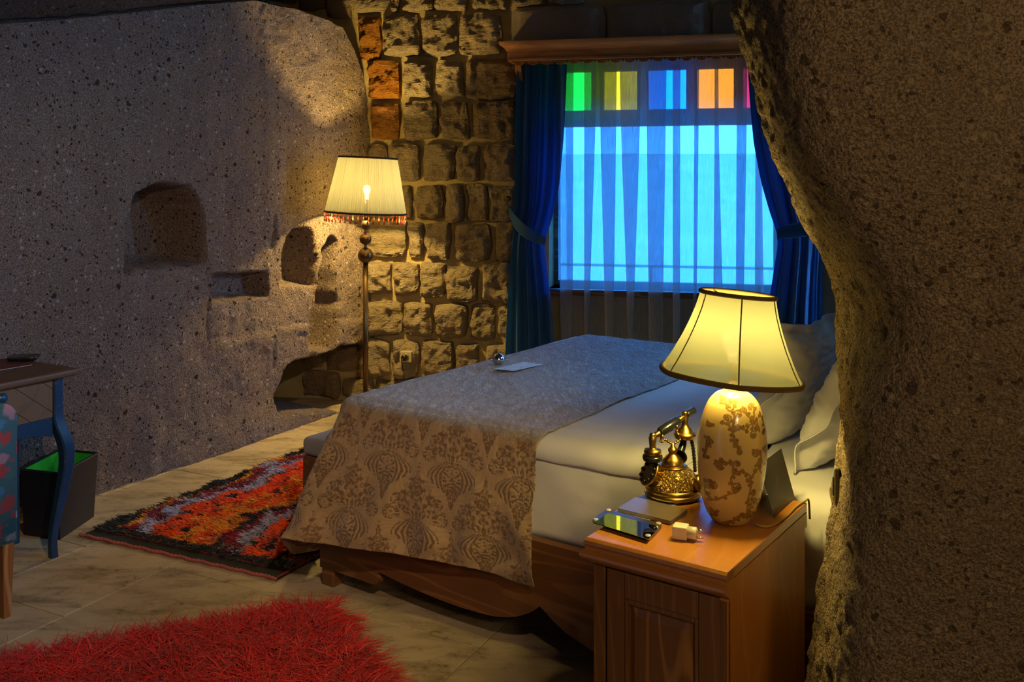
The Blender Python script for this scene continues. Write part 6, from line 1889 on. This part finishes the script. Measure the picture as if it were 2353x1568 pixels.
def build_red_rug():
    p1 = np.array([-0.655, 3.30]); e1 = np.array([-0.92, -0.39]); e1 /= np.linalg.norm(e1); e2 = np.array([0.47, -0.88]); e2 /= np.linalg.norm(e2)
    A, B = 1.55, 1.15
    cen = np.r_[p1 + e1 * A / 2 + e2 * B / 2, 0]
    t = thing('shag_rug', 'deep red long haired shag rug on the floor', 'rug', cen)
    q = [np.r_[p1 + e1 * a + e2 * b_, 0.001] for a, b_ in ((0, 0), (A, 0), (A, B), (0, B))]
    V = np.array(q + [x + [0, 0, 0.008] for x in q])
    mk('backing', V, [(0, 1, 2, 3), (7, 6, 5, 4), (4, 5, 1, 0), (5, 6, 2, 1), (6, 7, 3, 2), (7, 4, 0, 3)], plain('red rug backing', (0.10, 0.004, 0.006), 0.9), t)
    n = 46000
    a = RNG.random(n) * A; b_ = RNG.random(n) * B
    root = np.c_[p1 + a[:, None] * e1 + b_[:, None] * e2, np.full(n, 0.006)]
    p3 = np.c_[root[:, 0] * 13, root[:, 1] * 13, np.zeros(n)]
    # locks share a direction
    fa = 2.2 * fbm(p3, 2, 200) * math.pi
    edge = (-e1)[None] * sstep(0.10, 0.0, a)[:, None] * 2.0 + (-e2)[None] * sstep(0.06, 0.0, b_)[:, None] * 0.8
    dirv = np.c_[np.cos(fa) * 0.75, np.sin(fa) * 0.75] + edge + 0.22 * RNG.normal(size=(n, 2))
    d = np.c_[dirv, 0.75 + 0.4 * RNG.random(n)]; d /= np.linalg.norm(d, axis=1)[:, None]
    ln = 0.055 + 0.045 * RNG.random(n)
    bend = np.c_[0.025 * RNG.normal(size=(n, 2)) + 0.012 * np.c_[np.cos(fa), np.sin(fa)], -0.018 - 0.012 * RNG.random(n)]
    mixv = RNG.random(n)[:, None] * 0.6 + 0.4 * (0.5 + 0.5 * vnoise(p3 * 0.6, 210))[:, None]
    col = np.array([0.20, 0.003, 0.008]) * (1 - mixv) + np.array([0.90, 0.016, 0.02]) * mixv
    V, f, C = blades(root, d, ln, 0.0013 + 0.0010 * RNG.random(n), col, bend, 5, 0.006 * RNG.normal(size=(n, 3)) * [1, 1, 0.3])
    o = mk('pile', V, f, fibre_mat('red wool'), t, True, None, {'col': C}); o['kind'] = 'stuff'
build_red_rug()

def build_kilim():
    A0 = at_z(192, 1232, 0)[:2]; B0 = at_z(640, 1333, 0)[:2]
    ea = B0 - A0; La = np.linalg.norm(ea); ea /= La
    eb = np.array([-ea[1], ea[0]])                # away from the viewer
    eb = eb * 0.94 + np.array([0.52, 0.85]) * 0.06; eb /= np.linalg.norm(eb)
    far = at_z(690, 1040, 0)[:2]
    Lb = 1.72
    # the far long edge of the rug leans like in the picture: shear the length axis
    eb = (far - A0); eb = eb / np.linalg.norm(eb)
    eb = eb * 0.9 + np.array([0.50, 0.866]) * 0.1; eb /= np.linalg.norm(eb)
    cen = np.r_[A0 + ea * La / 2 + eb * Lb / 2, 0]
    t = thing('patterned_rug', 'orange, yellow and black tufted wool rug with pink fringe cord beside the bed', 'rug', cen)
    P = lambda a, b_, z=0.0: np.c_[A0 + np.asarray(a)[:, None] * ea + np.asarray(b_)[:, None] * eb, np.broadcast_to(z, np.shape(a))]
    q = P([0, La, La, 0], [0, 0, Lb, Lb], 0.001)
    V = np.vstack([q, q + [0, 0, 0.008]])
    mk('backing', V, [(3, 2, 1, 0), (4, 5, 6, 7), (0, 1, 5, 4), (1, 2, 6, 5), (2, 3, 7, 6), (3, 0, 4, 7)], plain('black kilim weave', (0.016, 0.015, 0.013), 0.9), t)
    # pink twisted cord along the near edge
    u = np.linspace(-0.01, La + 0.0, 160)
    cp = P(u, -0.008 + 0.003 * np.sin(u * 60), 0.007)
    V, Fc = tube(cp, 0.0065 + 0.0016 * np.sin(np.arange(160) * 2.1), 7); mk('fringe_cord', V, Fc, plain('pink wool cord', (0.48, 0.13, 0.12), 0.9), t, True)
    u = np.linspace(0.0, La, 80)
    V, Fc = tube(P(u, 0.062 + 0 * u, 0.010), 0.0028, 5); mk('red_band', V, Fc, plain('red wool band', (0.34, 0.02, 0.02), 0.9), t, True)
    V, Fc = tube(P(np.full(60, La - 0.004), np.linspace(0, Lb, 60), 0.010), 0.004, 5); mk('red_binding', V, Fc, plain('red wool band', (0.34, 0.02, 0.02), 0.9), t, True)
    n = 62000
    a = RNG.random(n) * La; b_ = 0.07 + RNG.random(n) * (Lb - 0.07)
    pal = np.array([[0.012, 0.012, 0.013], [0.85, 0.36, 0.015], [0.34, 0.010, 0.022], [0.50, 0.50, 0.66], [0.92, 0.11, 0.008], [0.88, 0.37, 0.02], [0.014, 0.014, 0.016], [0.36, 0.008, 0.03], [0.48, 0.48, 0.62], [0.95, 0.13, 0.008], [0.014, 0.014, 0.016], [0.24, 0.008, 0.036]])
    # stepped zig-zag colour bands running along the rug
    tri = np.abs(((b_ / 0.62 + 0.25) % 1) * 2 - 1)
    s = a / La + 0.10 * (tri - 0.5) + 0.045 * vnoise(np.c_[a * 22, b_ * 9, 0 * a], 220)
    edges = np.array([-1, 0.035, 0.055, 0.13, 0.185, 0.33, 0.50, 0.545, 0.61, 0.67, 0.83, 0.90])
    idx = np.clip(np.searchsorted(edges, s) - 1, 0, 11)
    alt = vnoise(np.c_[a * 40, b_ * 14, 0 * a + 3], 221)
    idx = np.where((idx == 5) & (alt > 0.45), 4, idx)
    idx = np.where((idx == 4) & (alt < -0.55), 6, idx)
    idx = np.where((idx == 9) & (alt < -0.45), 10, idx)
    idx = np.where((idx == 10) & (alt > 0.35), 9, idx)
    idx = np.where((idx == 7) & (alt > 0.4), 8, idx)
    idx = np.where((idx == 2) & (alt > 0.4), 3, idx)
    col = pal[idx] * (0.75 + 0.5 * RNG.random(n))[:, None]
    col = np.where((b_ < 0.115)[:, None], np.array([0.013, 0.013, 0.013]), col)
    root = P(a, b_, 0.007)
    p3 = np.c_[root[:, 0] * 16, root[:, 1] * 16, np.zeros(n)]
    fa = math.atan2(-eb[1], -eb[0]) + 1.6 * vnoise(p3 * 1.5, 230)
    d = np.c_[np.cos(fa), np.sin(fa), 0.55 + 0.35 * RNG.random(n)] + 0.16 * RNG.normal(size=(n, 3)); d[:, 2] = np.abs(d[:, 2])
    d /= np.linalg.norm(d, axis=1)[:, None]
    bend = np.c_[0.006 * RNG.normal(size=(n, 2)), np.full(n, -0.006)]
    V, f, C = blades(root, d, 0.026 + 0.016 * RNG.random(n), 0.0022 + 0.0012 * RNG.random(n), col, bend, 3)
    o = mk('pile', V, f, fibre_mat('tufted wool', 0.75, 0.2), t, True, None, {'col': C}); o['kind'] = 'stuff'
build_kilim()
